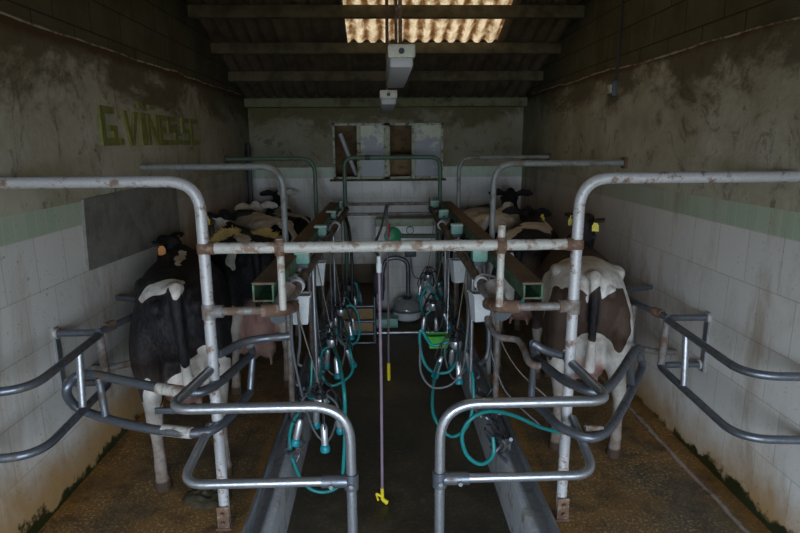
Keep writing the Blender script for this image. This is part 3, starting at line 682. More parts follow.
# rump gates: loops that close behind the first cows
def loop_gate(side):
    t = thing('rump_gate', 'low double-bar loop gate behind the nearest cow of the %s row' % side, 'gate', (PXL if side == 'left' else PXR, 3.0, 0))
    if side == 'left':
        U = [atZ(x, y, .92) for x, y in ((84, 374), (130, 382), (184, 392), (214, 386), (253, 353))]
        Lo = [atZ(x, y, .675) for x, y in ((92, 414), (140, 427), (194, 433), (222, 424), (250, 392))]
        endc = [atZ(67, 388, .86), atZ(73, 404, .74)]
        path = U[::-1] + endc + Lo
        verts_ = [(atZ(99, 378, .92), atZ(106, 418, .675)), (U[-1], Lo[-1])]
        pale = [(atZ(158, 388, .92), atZ(184, 392, .92)), (atZ(163, 430, .675), atZ(192, 433, .675))]
    else:
        U = [atZ(x, y, .92) for x, y in ((534, 356), (550, 370), (572, 384), (606, 389), (636, 349))]
        Lo = [atZ(x, y, .675) for x, y in ((531, 402), (545, 412), (566, 430), (606, 432), (640, 372))]
        path = U + [U[-1].lerp(Lo[-1], .5)+V((.03, .03, 0))] + Lo[::-1]
        verts_ = [(U[0], Lo[0]), (atZ(628, 358, .92), atZ(632, 386, .675))]
        pale = [(atZ(585, 431, .675), atZ(603, 432, .675))]
    part('loop_tube', tube(NB(), spline(path, 6), .027, 12), M['galv_dark'], t)
    for a_, b_ in verts_: part('upright', cyl(NB(), a_, b_, .021, seg=12), M['galv_dark'], t)
    for a_, b_ in pale: part('sleeve', cyl(NB(), a_, b_, .033, seg=14), M['rail_white'], t)
    if side == 'left':
        part('flat_bar', box(NB(), (atZ(148, 421, .70).x, 3.16, .69), (PXL+.0, 3.18, .725)), M['galv_dark'], t)
        p_ = [V((PXL+.03, 3.09, 1.085)), atZ(248, 341, 1.085), atZ(289, 336, 1.085)]
        part('swing_arm', tube(NB(), spline(p_, 5), .025, 12), M['galv_dark'], t)
        part('upright', cyl(NB(), atZ(250, 345, 1.06), atZ(253, 353, .92), .022), M['galv_dark'], t)
    else:
        p_ = [atZ(533, 343, 1.085), atZ(545, 350, 1.05), V((PXR-.03, 3.09, 1.04))]
        part('swing_arm', tube(NB(), spline(p_, 5), .025, 12), M['galv_dark'], t)
        part('upright', cyl(NB(), p_[0], U[0], .022), M['galv_dark'], t)
        q_ = [atZ(487, 318, 1.02), atZ(497, 336, .98), atZ(519, 341, .98), atZ(529, 362, .94), atZ(540, 366, .92)]
        part('latch_arm', tube(NB(), spline(q_, 5), .022, 12), M['rail_rust'], t)
loop_gate('left'); loop_gate('right')
# wall guards
def wall_guard(side):
    L = side == 'left'; s = 1 if L else -1; wx = XW0 if L else XW1
    t = thing('wall_guard', 'dark bent tube guard rail fixed to the %s wall, two bars high' % side, 'rail', (wx, 3.2, .7))
    y0, y1 = (2.60, 3.50) if L else (2.70, 3.74)
    o = .29 if L else .31; za, zb = (1.09, .74) if L else (1.05, .69)
    for z, dy in ((za, 0), (zb, .03)):
        part('guard_bar', tube(NB(), rounded([(wx, y0, z), (wx+s*o*1.2, y0+.03, z), (wx+s*o, y1+dy, z), (wx, y1+dy+.0, z)], [.22, .07], 9), .023, 12), M['galv_dark'], t)
        part('flange', cyl(NB(), (wx, y1+dy, z), (wx+s*.02, y1+dy, z), .035), M['rail_white'], t)
    part('upright', cyl(NB(), (wx+s*o*.97, y1-.02, za), (wx+s*o*.97, y1+.01, zb), .026), M['rail_rust'], t)
    part('upright', cyl(NB(), (wx+s*(o+.02), y1-.32, za), (wx+s*(o+.02), y1-.36, zb), .021), M['galv'], t)
    part('wall_strip', box(NB(), (min(wx, wx+s*.012), y1-.025, zb-.04), (max(wx, wx+s*.012), y1+.025, za+.04)), M['galv'], t)
    p_ = [(wx+s*o*1.02, y1-.05, za+.02), (wx+s*.38, y1+.30, za+.02), (wx+s*.34, y1+.75, za), (wx, y1+.85, za)]
    part('rear_bar', tube(NB(), rounded(p_, .12), .022, 12), M['galv_dark'], t)
    part('coupling', collar(NB(), (wx+s*(o+.02), y1+.06, za+.02), (s*.25, 1, .0), .033, .08), M['rust'], t)
    part('rear_upright', tube(NB(), rounded([(wx+s*.38, y1+.34, za), (wx+s*.38, y1+.36, zb+.02), (wx+s*.12, y1+.38, zb-.04), (wx, y1+.38, zb-.04)], .08), .024, 12), M['rail_rust'], t)
wall_guard('left'); wall_guard('right')
# ------------------------------------------------------------------ channel beams over the kerbs
for side, x0, x1 in (('left', -.735, -.66), ('right', .94, .93)):
    n0, n1 = V((x0, 3.42, 1.335 if side == 'right' else 1.35)), V((x1, 8.15, 1.375))
    t = thing('channel_beam', 'long green box channel caked with brown dust, running over the %s kerb' % side, 'beam', n0)
    d = (n1-n0).normalized(); sd_ = V((d.y, -d.x, 0)); w_, h_ = (.062, .045) if side == 'right' else (.066, .052)
    fn = lambda u, v, q, a=n0, d=d, s=sd_: a+d*q+s*u+V((0, 0, v))
    L_ = (n1-n0).length; th = .012
    bm = NB()
    prism(bm, [(-w_, -h_), (w_, -h_), (w_, h_), (w_-th, h_), (w_-th, -h_+th), (-w_+th, -h_+th), (-w_+th, h_), (-w_, h_)], fn, 0, L_)
    bmesh.ops.recalc_face_normals(bm, faces=bm.faces); part('channel', bm, M['beam_green'], t, False)
    part('dusty_lid', prism(NB(), [(-w_-.004, h_), (w_+.004, h_), (w_+.004, h_+.014), (-w_-.004, h_+.014)], fn, .012, L_), M['dust'], t, False)
# posts carrying beams and pipes
rnd = random.Random(4)
PTS = [(4.35, 'nearest'), (5.7, 'second'), (6.95, 'third')]
for side, x_ in (('left', -.75), ('right', .92)):
    for y_, nm in PTS:
        tag(part('support_post', cyl(NB(), (x_, y_, .02), (x_, y_, 1.29), .024), M['rail_rust'], loc=(x_, y_, .02)), '%s thin post under the %s channel beam' % (nm, side), 'post')
# thin hangers on the pit side
for side, x_, c_ in (('left', -.56, -1), ('right', .735, 1)):
    for k, y_ in enumerate((4.5, 6.5)):
        bm = NB(); tube(bm, rounded([(x_, y_, 1.25), (x_, y_, .16), (x_+c_*.12, y_+.02, .09), (x_+c_*.2, y_+.02, .06)], .1), .016, 10)
        tag(part('hanger_tube', bm, M['galv'], loc=(x_, y_, .1)), '%s slender grey tube dropping from the %s milk pipe to the kerb' % (('nearer', 'farther')[k], side), 'tube')
# ------------------------------------------------------------------ milk pipes
def pipe_at(side, y):
    return V((-.60+(y-3.9)*.024, y, 1.275+(y-3.9)*.014)) if side == 'left' else V((.70, y, 1.275+(y-3.9)*.014))
for side in ('left', 'right'):
    c = -1 if side == 'left' else 1
    t = thing('milk_pipe', 'dusty brown milk pipe running along the %s edge of the pit' % side, 'pipe', pipe_at(side, 3.85))
    ys = [3.85+(8.15-3.85)*i/12 for i in range(13)]
    part('pipe', tube(NB(), [pipe_at(side, y) for y in ys], .036, 14), M['milkpipe'], t)
    for y in (3.92, 5.3, 6.6):
        p_ = pipe_at(side, y); part('collar', collar(NB(), p_, (0, 1, 0), .052, .05), M['white_plastic'], t)
        part('clip', tube(NB(), rounded([p_+V((c*.10, 0, .04)), p_+V((0, 0, .07)), p_+V((-c*.06, 0, 0)), p_+V((0, 0, -.06))], .04), .009, 8), M['galv'], t)
    e = pipe_at(side, 3.85)
    part('rubber_bend', tube(NB(), spline([e, e+V((c*.02, -.15, -.02)), e+V((c*.06, -.33, -.03)), e+V((c*.03, -.45, .0)), e+V((-c*.02, -.38, .12))], 6), .045, 14), M['rail_rust'], t)
    part('grey_cap', cyl(NB(), e+V((c*.06, -.30, -.06)), e+V((c*.06, -.40, -.09)), .05), M['grey_box'], t)
# second thin line of dirty conduit, between beam and pipe
def tangle(side, k, y):
    c = -1 if side == 'left' else 1; rn = random.Random(k*3+(side == 'left')); p0 = pipe_at(side, y)
    bm = NB()
    for j in range(5):
        a_ = p0+V((c*rn.uniform(0, .08), rn.uniform(-.3, .3), rn.uniform(0, .08))); b_ = p0+V((c*rn.uniform(.02, .15), rn.uniform(-.45, .45), rn.uniform(-.05, .1)))
        m_ = (a_+b_)/2+V((-c*rn.uniform(-.05, .06), 0, rn.uniform(-.16, .08)))
        tube(bm, spline([a_, m_, b_], 8), rn.choice((.007, .009, .011)), 7)
    return bm
nm_ = ['nearest', 'second', 'third', 'farthest']
PY = [4.33, 5.70, 6.95, 8.12]
proto = None
for side in ('left', 'right'):
    c = -1 if side == 'left' else 1
    for k, y in enumerate(PY):
        x_ = {'left': -.615, 'right': .755}[side]
        lab = '%s mint green pulsator box above the %s milk pipe' % (nm_[k], side)
        if proto is None:
            t = proto = thing('pulsator', lab, 'pulsator', (x_, y, 1.40), 'mint pulsator boxes above the milk pipes')
            bm = NB(); box(bm, (x_-.058, y-.045, 1.35), (x_+.058, y+.045, 1.455), .01); part('housing', bm, M['mint'], t)
            part('lid_rim', box(NB(), (x_-.062, y-.049, 1.435), (x_+.062, y+.049, 1.447), .003), M['white_plastic'], t)
            part('base', box(NB(), (x_-.045, y-.035, 1.315), (x_+.045, y+.035, 1.35), .005), M['grey_box'], t)
            bm = NB(); cyl(bm, (x_-.02, y, 1.32), (x_-.02, y, 1.28), .012); cyl(bm, (x_+.02, y, 1.32), (x_+.02, y, 1.28), .012); part('nipple', bm, M['steel'], t)
        else:
            t = copy_tree(proto, (x_, y, 1.40)); t['label'] = lab
        tag(part('vacuum_tubing', tangle(side, k, y+.3), M['grey_hose'] if k % 2 else M['galv_dark'], loc=pipe_at(side, y)), 'tangle of thin grey tubes behind the %s pulsator over the %s pipe' % (nm_[k], side), 'tubing', None, 'stuff')
# white boxes hanging from the milk pipes
proto = None
for side, ys in (('left', (3.93, 5.06)), ('right', (3.93, 5.10))):
    for k, y in enumerate(ys):
        p_ = V((-.585 if side == 'left' else .70, y, 1.105)); lab = '%s white plastic box hanging under the %s milk pipe' % (('nearer', 'farther')[k], side)
        if proto is None:
            t = proto = thing('hanging_box', lab, 'box', p_, 'white plastic boxes under the milk pipes')
            bm = NB(); a_ = [(-.073, -.055), (.073, -.055), (.073, .055), (-.073, .055)]
            def ringz(s_, z_): return [bm.verts.new(p_+V((u*s_, v*s_, z_))) for u, v in a_]
            R_ = [ringz(.70, -.11), ringz(1, .10), ringz(.93, .10), ringz(.64, -.095)]
            for i in range(3):
                for q in range(4): bm.faces.new((R_[i][q], R_[i][(q+1) % 4], R_[i+1][(q+1) % 4], R_[i+1][q]))
            bm.faces.new(R_[0][::-1]); bm.faces.new(R_[3]); part('tub', bm, M['white_plastic'], t, False)
            bm = NB()
            tube(bm, [p_+V((a*.076, b*.058, .1)) for a, b in ((-1, -1), (1, -1), (1, 1), (-1, 1), (-1, -1))], .006, 6); part('rim', bm, M['white_plastic'], t)
            part('hook', tube(NB(), spline([p_+V((-.05, 0, .09)), p_+V((-.05, 0, .19)), p_+V((-.02, 0, .22)), p_+V((.0, 0, .18))], 5), .005, 6), M['galv'], t)
        else:
            t = copy_tree(proto, p_, (0 if side == 'left' else .25)); t['label'] = lab
# ------------------------------------------------------------------ milking clusters
def cluster(side, y, x_, z, k, hose, big=1.0):
    c = -1 if side == 'left' else 1
    p_ = V((x_, y, z)); words = ['nearest', 'second', 'third', 'farthest']
    t = thing('milking_cluster', '%s hanging milking cluster with teal-ended teat cups on the %s side' % (words[k], side), 'milking cluster', p_, 'milking clusters hanging in the pit')
    part('claw_bowl', lathe(NB(), p_, [(.0, -.055), (.03, -.052), (.046, -.03), (.05, 0), (.046, .02), (.0, .022)]), M['steel'], t)
    part('claw_top', lathe(NB(), p_, [(.0, .02), (.04, .022), (.036, .05), (.018, .06), (.014, .09), (.0, .092)]), M['black_rubber'], t)
    rn = random.Random(k*5+(c > 0)*77)
    for j, a0 in enumerate((25, 110, 205, 290)):
        a_ = math.radians(a0+rn.uniform(-18, 18)); dv = V((math.cos(a_), math.sin(a_), 0))
        drop = rn.uniform(.12, .20); sp_ = rn.uniform(.10, .16)
        top = p_+dv*sp_+V((0, 0, -.06-drop*.3)); ax = (V((0, 0, -1))+dv*rn.uniform(.1, .38)).normalized()
        part('milk_tube', tube(NB(), spline([p_+dv*.03+V((0, 0, .03)), p_+dv*(sp_*.6)+V((0, 0, .055)), p_+dv*(sp_*.95)+V((0, 0, .01)), top], 6), .0085, 8), M['black_rubber'], t)
        cup = part('teat_cup', lathe(NB(), top, [(.0, -.005), (.014, 0), (.020, .012), (.0235, .03), (.0245, .14), (.021, .155), (0, .156)], 16, ax), M['steel'], t)
        part('liner_mouth', lathe(NB(), top+ax*.143, [(.0, 0), (.024, 0), (.033, .012), (.034, .038), (.030, .05), (.013, .05), (.0, .04)], 16, ax), M['teal_blue'], cup)
        part('pulse_tube', tube(NB(), spline([top+ax*.03+dv*.02, top+dv*.05+V((0, 0, .03)), p_+dv*.05+V((0, 0, .12)), p_+V((0, 0, .10))], 6), .006, 7), M['black_rubber'], t)
    hk = pipe_at(side, y)
    part('hanging_cord', tube(NB(), [p_+V((0, 0, .08)), hk+V((0, 0, -.03))], .005, 6), M['cord'], t)
    part('long_milk_hose', tube(NB(), spline(hose, 8), .0135, 10), M['teal'], t)
    u = p_+V((.01, .01, .06)); part('pulse_hose', tube(NB(), spline([u, u+V((-c*.10, .05, -.15)), u+V((-c*.02, .08, -.42)), u+V((c*.10, .1, -.3)), V((hk.x+c*.03, y+.1, .8)), hk+V((c*.02, .08, -.03))], 8), .009, 8), M['grey_hose'], t)
def hz(pts, y): return [atY(a, b, y+(e[0] if e else 0)) for a, b, *e in pts]
cl = [('left', 3.72, (321, 400)), ('left', 4.90, (332, 341)), ('left', 6.10, (341, 311)), ('left', 7.5, (351, 287)),
      ('right', 3.98, (459, 345)), ('right', 4.6, (456, 343)), ('right', 6.1, (433, 305)), ('right', 7.5, (428, 276))]
H = {0: [(321, 402), (307, 405), (292, 425), (291, 452), (303, 482), (321, 492), (340, 484), (344, 455), (345, 420), (344, 390), (339, 362, .3), (334, 348, .6)],
     1: [(332, 345), (322, 352), (321, 372), (328, 384), (338, 384), (352, 372), (350, 350), (346, 332, .5), (341, 318, 1.0)],
     2: [(341, 315), (349, 305), (357, 312), (360, 330), (356, 342), (346, 346), (338, 338), (336, 326)],
     3: [(351, 290), (356, 283), (358, 300), (352, 305), (346, 296)],
     4: [(459, 348), (448, 352), (438, 372), (434, 396), (436, 420), (447, 432), (462, 426), (472, 405), (473, 380), (474, 350), (478, 300)],
     5: [(448, 342), (432, 345), (421, 330), (420, 345), (424, 362), (433, 372), (448, 372), (456, 362), (460, 345)],
     6: [(433, 308), (424, 315), (421, 300), (428, 287), (438, 300)],
     7: [(428, 279), (436, 290), (442, 282)]}
for i, (sd_, y, px_) in enumerate(cl):
    p_ = atY(px_[0], px_[1], y)
    if i == 4: continue
    k = [c_[0] for c_ in cl[:i+1] if c_[0] == sd_ and cl.index(c_) != 4].__len__()-1
    cluster(sd_, y, p_.x, p_.z, k, hz(H[i], y))
# loose hoses on the near right
def hose(name, pts, r, mat, label, cat='hose', **kw):
    return tag(part(name, tube(NB(), spline(pts, 8), r, 10), mat, loc=pts[0]), label, cat, **kw)
g = lambda x, y, Y: atY(x, y, Y)
hose('teal_hose', [g(493, 437, 3.42), g(493, 455, 3.38), g(481, 464, 3.32), g(467, 455, 3.3), g(462, 435, 3.3), g(472, 418, 3.3), g(491, 411, 3.35), g(515, 416, 3.45), g(540, 427, 3.55), g(558, 432, 3.62)], .0135, M['teal'],
     'thick teal hose looping off the right kerb towards the cow')
hose('teal_hose', [g(447, 350, 4.8), g(438, 366, 4.5), g(433, 388, 4.2), g(434, 416, 3.95), g(450, 436, 3.85), g(466, 428, 3.8), g(473, 405, 3.8), g(473, 384, 3.85), g(472, 372, 3.9)], .0125, M['teal'],
     'teal hose drooping in a deep bow in front of the right kerb')
hose('teal_hose', [g(491, 296, 3.6), g(494, 309, 3.6), g(507, 314, 3.55), g(520, 307, 3.5), g(524, 296, 3.45)], .009, M['teal'], 'short thin teal hose sagging below the near end of the right channel beam')
hose('teal_hose', [g(312, 360, 4.0), g(311, 385, 3.95), g(309, 398, 3.9), g(322, 397, 3.9), g(329, 402, 3.9)], .010, M['teal'], 'short teal hose rising beside the left kerb over the nearest cluster')
hose('grey_hose', [g(420, 345, 4.0), g(421, 372, 4.0), g(432, 387, 4.0), g(450, 385, 4.0), g(462, 370, 4.0), g(466, 345, 4.1), g(470, 300, 4.1)], .009, M['grey_hose'], 'thin grey hose sagging below the nearest cluster on the right side')
hose('wire_rope', [g(482, 262, 4.3), g(487, 330, 4.1), g(500, 380, 4.0), g(515, 402, 3.95), g(540, 425, 3.9)], .007, M['grey_hose'], 'thin grey cable falling from the right milk pipe to the kerb')
hose('cord', [g(476, 262, 4.0), g(492, 310, 3.8), g(503, 345, 3.6), g(520, 372, 3.4), g(548, 398, 3.25)], .0045, M['cord'], 'pale cord stretched from the right milk pipe to the rump gate')
hose('lead_pipe', [g(487, 300, 3.95), g(489, 340, 3.95), g(486, 358, 3.95), g(480, 364, 3.9)], .017, M['galv_dark'], 'dark bent drain tube hanging under the near end of the right milk pipe')
hose('cable', [g(352, 300, 7.0), g(352, 262, 7.0), g(349, 230, 7.2), g(346, 218, 7.4)], .02, M['black_rubber'], 'black cable bundle hanging at the far left end of the pit')
hose('grey_hose', [g(297, 300, 3.8), g(300, 340, 3.85), g(298, 362, 3.9), g(302, 366, 3.9)], .010, M['grey_hose'], 'thin grey hose dropping beside the nearer white box on the left')
# debris lying in the two kerb channels
for side, x_ in (('left', -.665), ('right', .84)):
    rn = random.Random(9+(side == 'left')); bm = NB()
    for j in range(110):
        y = 3.7+rn.random()**1.4*4.2; a_ = V((x_+rn.uniform(-.05, .06), y, .06+rn.uniform(0, .06))); b_ = a_+V((rn.uniform(-.07, .07), rn.uniform(-.16, .16), rn.uniform(-.02, .09)))
        tube(bm, spline([a_, (a_+b_)/2+V((rn.uniform(-.04, .04), 0, rn.uniform(0, .05))), b_], 5), rn.choice((.006, .009, .014)), 7)
    tag(part('tubing_clutter', bm, M['galv_dark'], loc=(x_, 4, .06)), 'clutter of short dirty tube ends lying along the %s kerb' % side, 'tubing', None, 'stuff')
# ------------------------------------------------------------------ spray hoses on booms
def sprayer(x_, y, ztop, zbot, far, r, mat, lab, lab2, conn=True):
    bmx = lambda bm, *a, **k: cyl(bm, *a, **k) if conn else bm
    t = thing('spray_hose', lab, 'hose', (x_, y, zbot))
    part('hose', tube(NB(), [(x_, y, ztop), (x_+.004, y, (ztop+zbot)/2), (x_, y, zbot+.10)], r, 10), mat, t)
    if conn: part('connector', lathe(NB(), (x_, y, ztop-.02), [(.0, -.05), (.018, -.05), (.02, .0), (.013, .02), (.013, .06), (0, .06)]), M['white_plastic'], t)
    bm = NB(); cyl(bm, (x_, y, zbot+.12), (x_, y, zbot+.03), .013, seg=10); bmx(bm, (x_, y, zbot+.03), (x_+.035, y, zbot), .014, .018, 10); bmx(bm, (x_+.0, y, zbot+.05), (x_-.045, y, zbot+.075), .009, seg=8)
    bmx(bm, (x_-.045, y, zbot+.075), (x_-.03, y, zbot+.02), .007, seg=8)
    if not conn: cyl(bm, (x_, y, zbot+.20), (x_, y, zbot+.0), .02, seg=10)
    part('nozzle', bm, M['yellow'], t)
    tag(part('hose_boom', tube(NB(), spline(far, 8), .012, 10), M['galv_dark'], loc=far[0]), lab2, 'pipe')
a_ = atY(379, 262, 3.7); b_ = atY(379.5, 505, 3.7)
sprayer(a_.x, 3.7, a_.z, max(b_.z, ZP+.01), [(a_.x, 3.7, a_.z+.03), atY(375, 245, 4.4), atY(382, 225, 5.8), atY(386, 205, 8.18)], .0105, M['purple'],
        'long lilac hose hanging straight down the middle of the pit, yellow nozzle at its end', 'thin dark boom pipe carrying the lilac hose')
a_ = atY(387, 215, 5.9); b_ = atY(390, 380, 5.9)
sprayer(a_.x, 5.9, a_.z, max(b_.z, ZP+.01), [(a_.x, 5.9, a_.z), atY(387.5, 206, 6.2), (atY(389, 206, 8.18))], .012, M['dark_lilac'],
        'dark hose hanging farther back in the pit with a short yellow nozzle', 'short dark boom pipe carrying the farther dark hose', False)
# ------------------------------------------------------------------ plant at the end of the pit
j = atY(407, 309, 8.1); jr = .215
t = thing('milk_receiver', 'round glass milk receiver jar with a dark lid at the end of the pit', 'jar', (j.x, 8.1, j.z-.16))
part('bowl', lathe(NB(), j, [(0, -.175), (.12, -.17), (jr*.93, -.12), (jr, -.03), (jr, .0), (0, .0)], 32), M['white_plastic'], t)
part('dome', lathe(NB(), j, [(jr, .0), (jr, .02), (jr*.93, .09), (.14, .15), (.05, .17), (0, .17)], 32), M['jar_glass'], t)
part('clamp_ring', lathe(NB(), j, [(jr-.01, -.015), (jr+.014, -.012), (jr+.014, .014), (jr-.01, .016)], 32), M['grey_box'], t)
part('lid', lathe(NB(), j, [(0, .16), (.07, .16), (.07, .19), (.03, .20), (0, .20)], 24), M['black_rubber'], t)
part('label_patch', box(NB(), (j.x-.05, 8.1-jr-.008, j.z-.06), (j.x+.05, 8.1-jr+.02, j.z-.025)), M['white_plastic'], t)
part('stand', cyl(NB(), (j.x, 8.1, ZP), (j.x, 8.1, j.z-.16), .06), M['galv_dark'], t)
q = j+V((.0, 0, .2))
tag(part('vacuum_pipe', tube(NB(), rounded([q+V((.02, 0, -.01)), atY(408, 262, 8.1), atY(398, 257, 8.1), atY(386, 259, 8.1), atY(382, 272, 8.1), atY(382, 300, 8.1)], .12, 8), .032, 12), M['galv_dark'], loc=q), 'grey pipe arching out of the receiver jar lid', 'pipe')
c_ = atY(379, 283, 8.3)
tag(part('filter_canister', lathe(NB(), c_, [(0, -.16), (.07, -.15), (.09, -.1), (.09, .1), (.06, .15), (0, .16)]), M['grey_box'], loc=c_), 'dark grey canister on the tiled half wall left of the jar', 'canister')
b0, b1 = atY(370, 334, 7.75), atY(398, 319, 7.75)
t = thing('pump_box', 'dusty green metal box on the pit floor left of the receiver jar', 'box', (b0.x, 7.75, ZP))
part('casing', box(NB(), (b0.x+.05, 7.75, b0.z), (b1.x, 8.1, b1.z), .01), M['mint'], t); part('foot_frame', box(box(NB(), (b0.x+.06, 7.8, ZP), (b0.x+.1, 8.05, b0.z)), (b1.x-.05, 7.8, ZP), (b1.x-.01, 8.05, b0.z)), M['galv_dark'], t)
l_ = atY(393, 236, 8.50)
tag(part('round_lid', lathe(NB(), l_, [(0, -.02), (.125, -.02), (.135, 0), (.125, .03), (.04, .045), (0, .045)], 32, V((.1, -1, .1))), M['green_lid'], loc=l_), 'round green plastic lid hanging on the tiled half wall', 'lid')
l2 = atY(389, 232, 8.2)
tag(part('tap_handle', cyl(cyl(NB(), l2, l2+V((0, 0, .12)), .02), l2+V((0, 0, -.08)), l2, .012), M['red'], loc=l2), 'small red tap handle in front of the green lid', 'tap')
gz = atY(410, 230, 8.545)
t = thing('pressure_gauge', 'small round pressure gauge above the green pipe', 'gauge', gz)
part('case', lathe(NB(), gz, [(0, 0), (.055, 0), (.06, .01), (.06, .03), (0, .03)], 24, V((0, -1, 0))), M['grey_box'], t)
part('dial', lathe(NB(), gz+V((0, -.03, 0)), [(0, 0), (.048, 0), (.048, .004), (0, .004)], 24, V((0, -1, 0))), M['white_plastic'], t)
part('stem', cyl(NB(), gz-V((0, 0, .06)), gz-V((0, 0, .14)), .012), M['steel'], t)
a_, b_ = atY(399, 236, 8.5), atY(437, 236, 8.5)
tag(part('green_pipe', cyl(NB(), a_, b_, .032), M['green_paint'], loc=a_), 'green horizontal pipe on the tiled half wall beside the lid', 'pipe')
a_ = atY(410.5, 252, 8.5)
t = thing('switch_box', 'dark grey switch box on the half wall above the jar', 'box', a_)
part('case', box(NB(), a_-V((.085, .05, .07)), a_+V((.085, .04, .07)), .01), M['grey_box'], t)
part('cable', tube(NB(), spline([a_-V((0, 0, .07)), a_-V((-.02, 0, .25)), a_-V((-.07, 0, .4)), a_-V((-.2, 0, .42))], 6), .010, 8), M['galv'], t)
# end rack / steps out of the pit
t = thing('step_rack', 'dark rack of tan boards between tubes at the far left end of the pit', 'rack', (-.3, 7.1, ZP))
x0, x1 = atY(341, 330, 7.2).x, atY(375, 330, 7.2).x
for k, (pa, pb) in enumerate(((309, 320), (323, 333))):
    z1, z0 = atY(358, pa, 7.2).z, atY(358, pb, 7.2).z
    part('board', box(NB(), (x0+.02, 7.21, z0), (x1-.02, 7.24, z1), .004), M['wood_tan'], t)
for py in (306.5, 321.5, 334, 343):
    z = atY(358, py, 7.15).z; part('rail', cyl(NB(), (x0, 7.15, z), (x1, 7.15, z), .017), M['galv_dark'], t)
for xx in (x0, x1): part('upright', cyl(NB(), (xx, 7.15, ZP), (xx, 7.15, .30), .02), M['galv_dark'], t)
tag(part('end_step', box(NB(), (KL1, 7.5, ZP), (-.12, YB-.03, -.02), .01), M['dust'], loc=(-.4, 8, ZP)), 'brown concrete step closing the far left end of the pit', 'step')
a_, b_ = atY(375, 344, 7.4), atY(440, 330, 7.4)
tag(part('floor_tube', cyl(NB(), atY(372, 333, 7.45), atY(437, 332, 7.45), .02), M['galv'], loc=a_), 'pale tube lying low across the end of the pit under the jar', 'pipe')
# lime tub
c_ = atY(438, 340, 5.5); 
t = thing('lime_tub', 'lime green plastic tub hanging behind the right clusters', 'tub', c_)
bm = NB(); q_ = [(-.115, -.07), (.115, -.07), (.115, .07), (-.115, .07)]
Rr = [[bm.verts.new(c_+V((u*s_, v*s_, z_))) for u, v in q_] for s_, z_ in ((.78, -.07), (1, .06), (.93, .06), (.72, -.055))]
for i in range(3):
    for k in range(4): bm.faces.new((Rr[i][k], Rr[i][(k+1) % 4], Rr[i+1][(k+1) % 4], Rr[i+1][k]))
bm.faces.new(Rr[0][::-1]); bm.faces.new(Rr[3]); part('tub', bm, M['lime'], t, False)
part('hanger', tube(NB(), [c_+V((.1, .06, .05)), V((.70, 5.8, 1.27))], .005, 6), M['galv'], t)
# ------------------------------------------------------------------ lamps
def lamp(x_, y0, y1, z, label, rod):
    t = thing('ceiling_lamp', label, 'lamp', (x_, (y0+y1)/2, z))
    part('housing', box(NB(), (x_-.078, y0, z+.07), (x_+.078, y1, z+.125), .012), M['lamp_body'], t)
    part('diffuser', box(NB(), (x_-.07, y0+.01, z), (x_+.07, y1-.05, z+.072), .02), M['diffuser'], t)
    bm = NB(); box(bm, (x_-.08, y0-.012, z+.055), (x_+.08, y0+.06, z+.13), .012); cp = part('end_cap', bm, M['lamp_body'], t)
    part('cable_entry', cyl(NB(), (x_, y0-.02, z+.09), (x_, y0, z+.09), .017), M['black_rubber'], t)
    for yy in (y0+.2, y1-.2): part('hanging_rod', cyl(NB(), (x_, yy, z+.12), (x_, yy, roofz(yy)+.0), rod), M['rust'], t)
lamp(.125, 3.45, 4.75, 2.675, 'long grubby strip lamp hanging below the skylight', .012)
lamp(.075, 5.35, 6.9, 2.59, 'smaller-looking strip lamp hanging farther back, before the window', .010)
# conduit and box on the right wall
jb = atX(615, 88, XR-.035)
t = thing('junction_box', 'small dark socket box high on the right wall', 'box', jb)
part('case', box(NB(), jb+V((-.05, -.07, -.08)), jb+V((0, .07, .06)), .008), M['grey_box'], t)
part('cover', box(NB(), jb+V((-.06, -.05, -.05)), jb+V((-.048, .05, .03)), .004), M['lamp_body'], t)
part('conduit', cyl(NB(), jb+V((-.01, -.05, .05)), jb+V((-.0, -.05, 1.4)), .014), M['black_rubber'], t)
# board on the left wall
t = thing('wall_board', 'large grey weathered board fixed on the left wall over the tiles', 'board', (XW0, 4.8, 1.6))
part('panel', prism(NB(), [(3.96, 1.39), (5.82, 1.33), (5.80, 1.86), (5.0, 1.90), (4.0, 1.885)], lambda u, v, d: V((d, u, v)), XW0, XW0+.02), M['board_grey'], t, False)
# tall dark pole in the far left corner
p0 = atX(247, 155, XL+.07)
tag(part('corner_pole', box(NB(), (XL+.04, 8.9, .0), (XL+.11, 8.97, 2.26), .01), M['black_rubber'], loc=(XL+.07, 8.9, 0)), 'dark upright pole in the far left corner', 'pole')
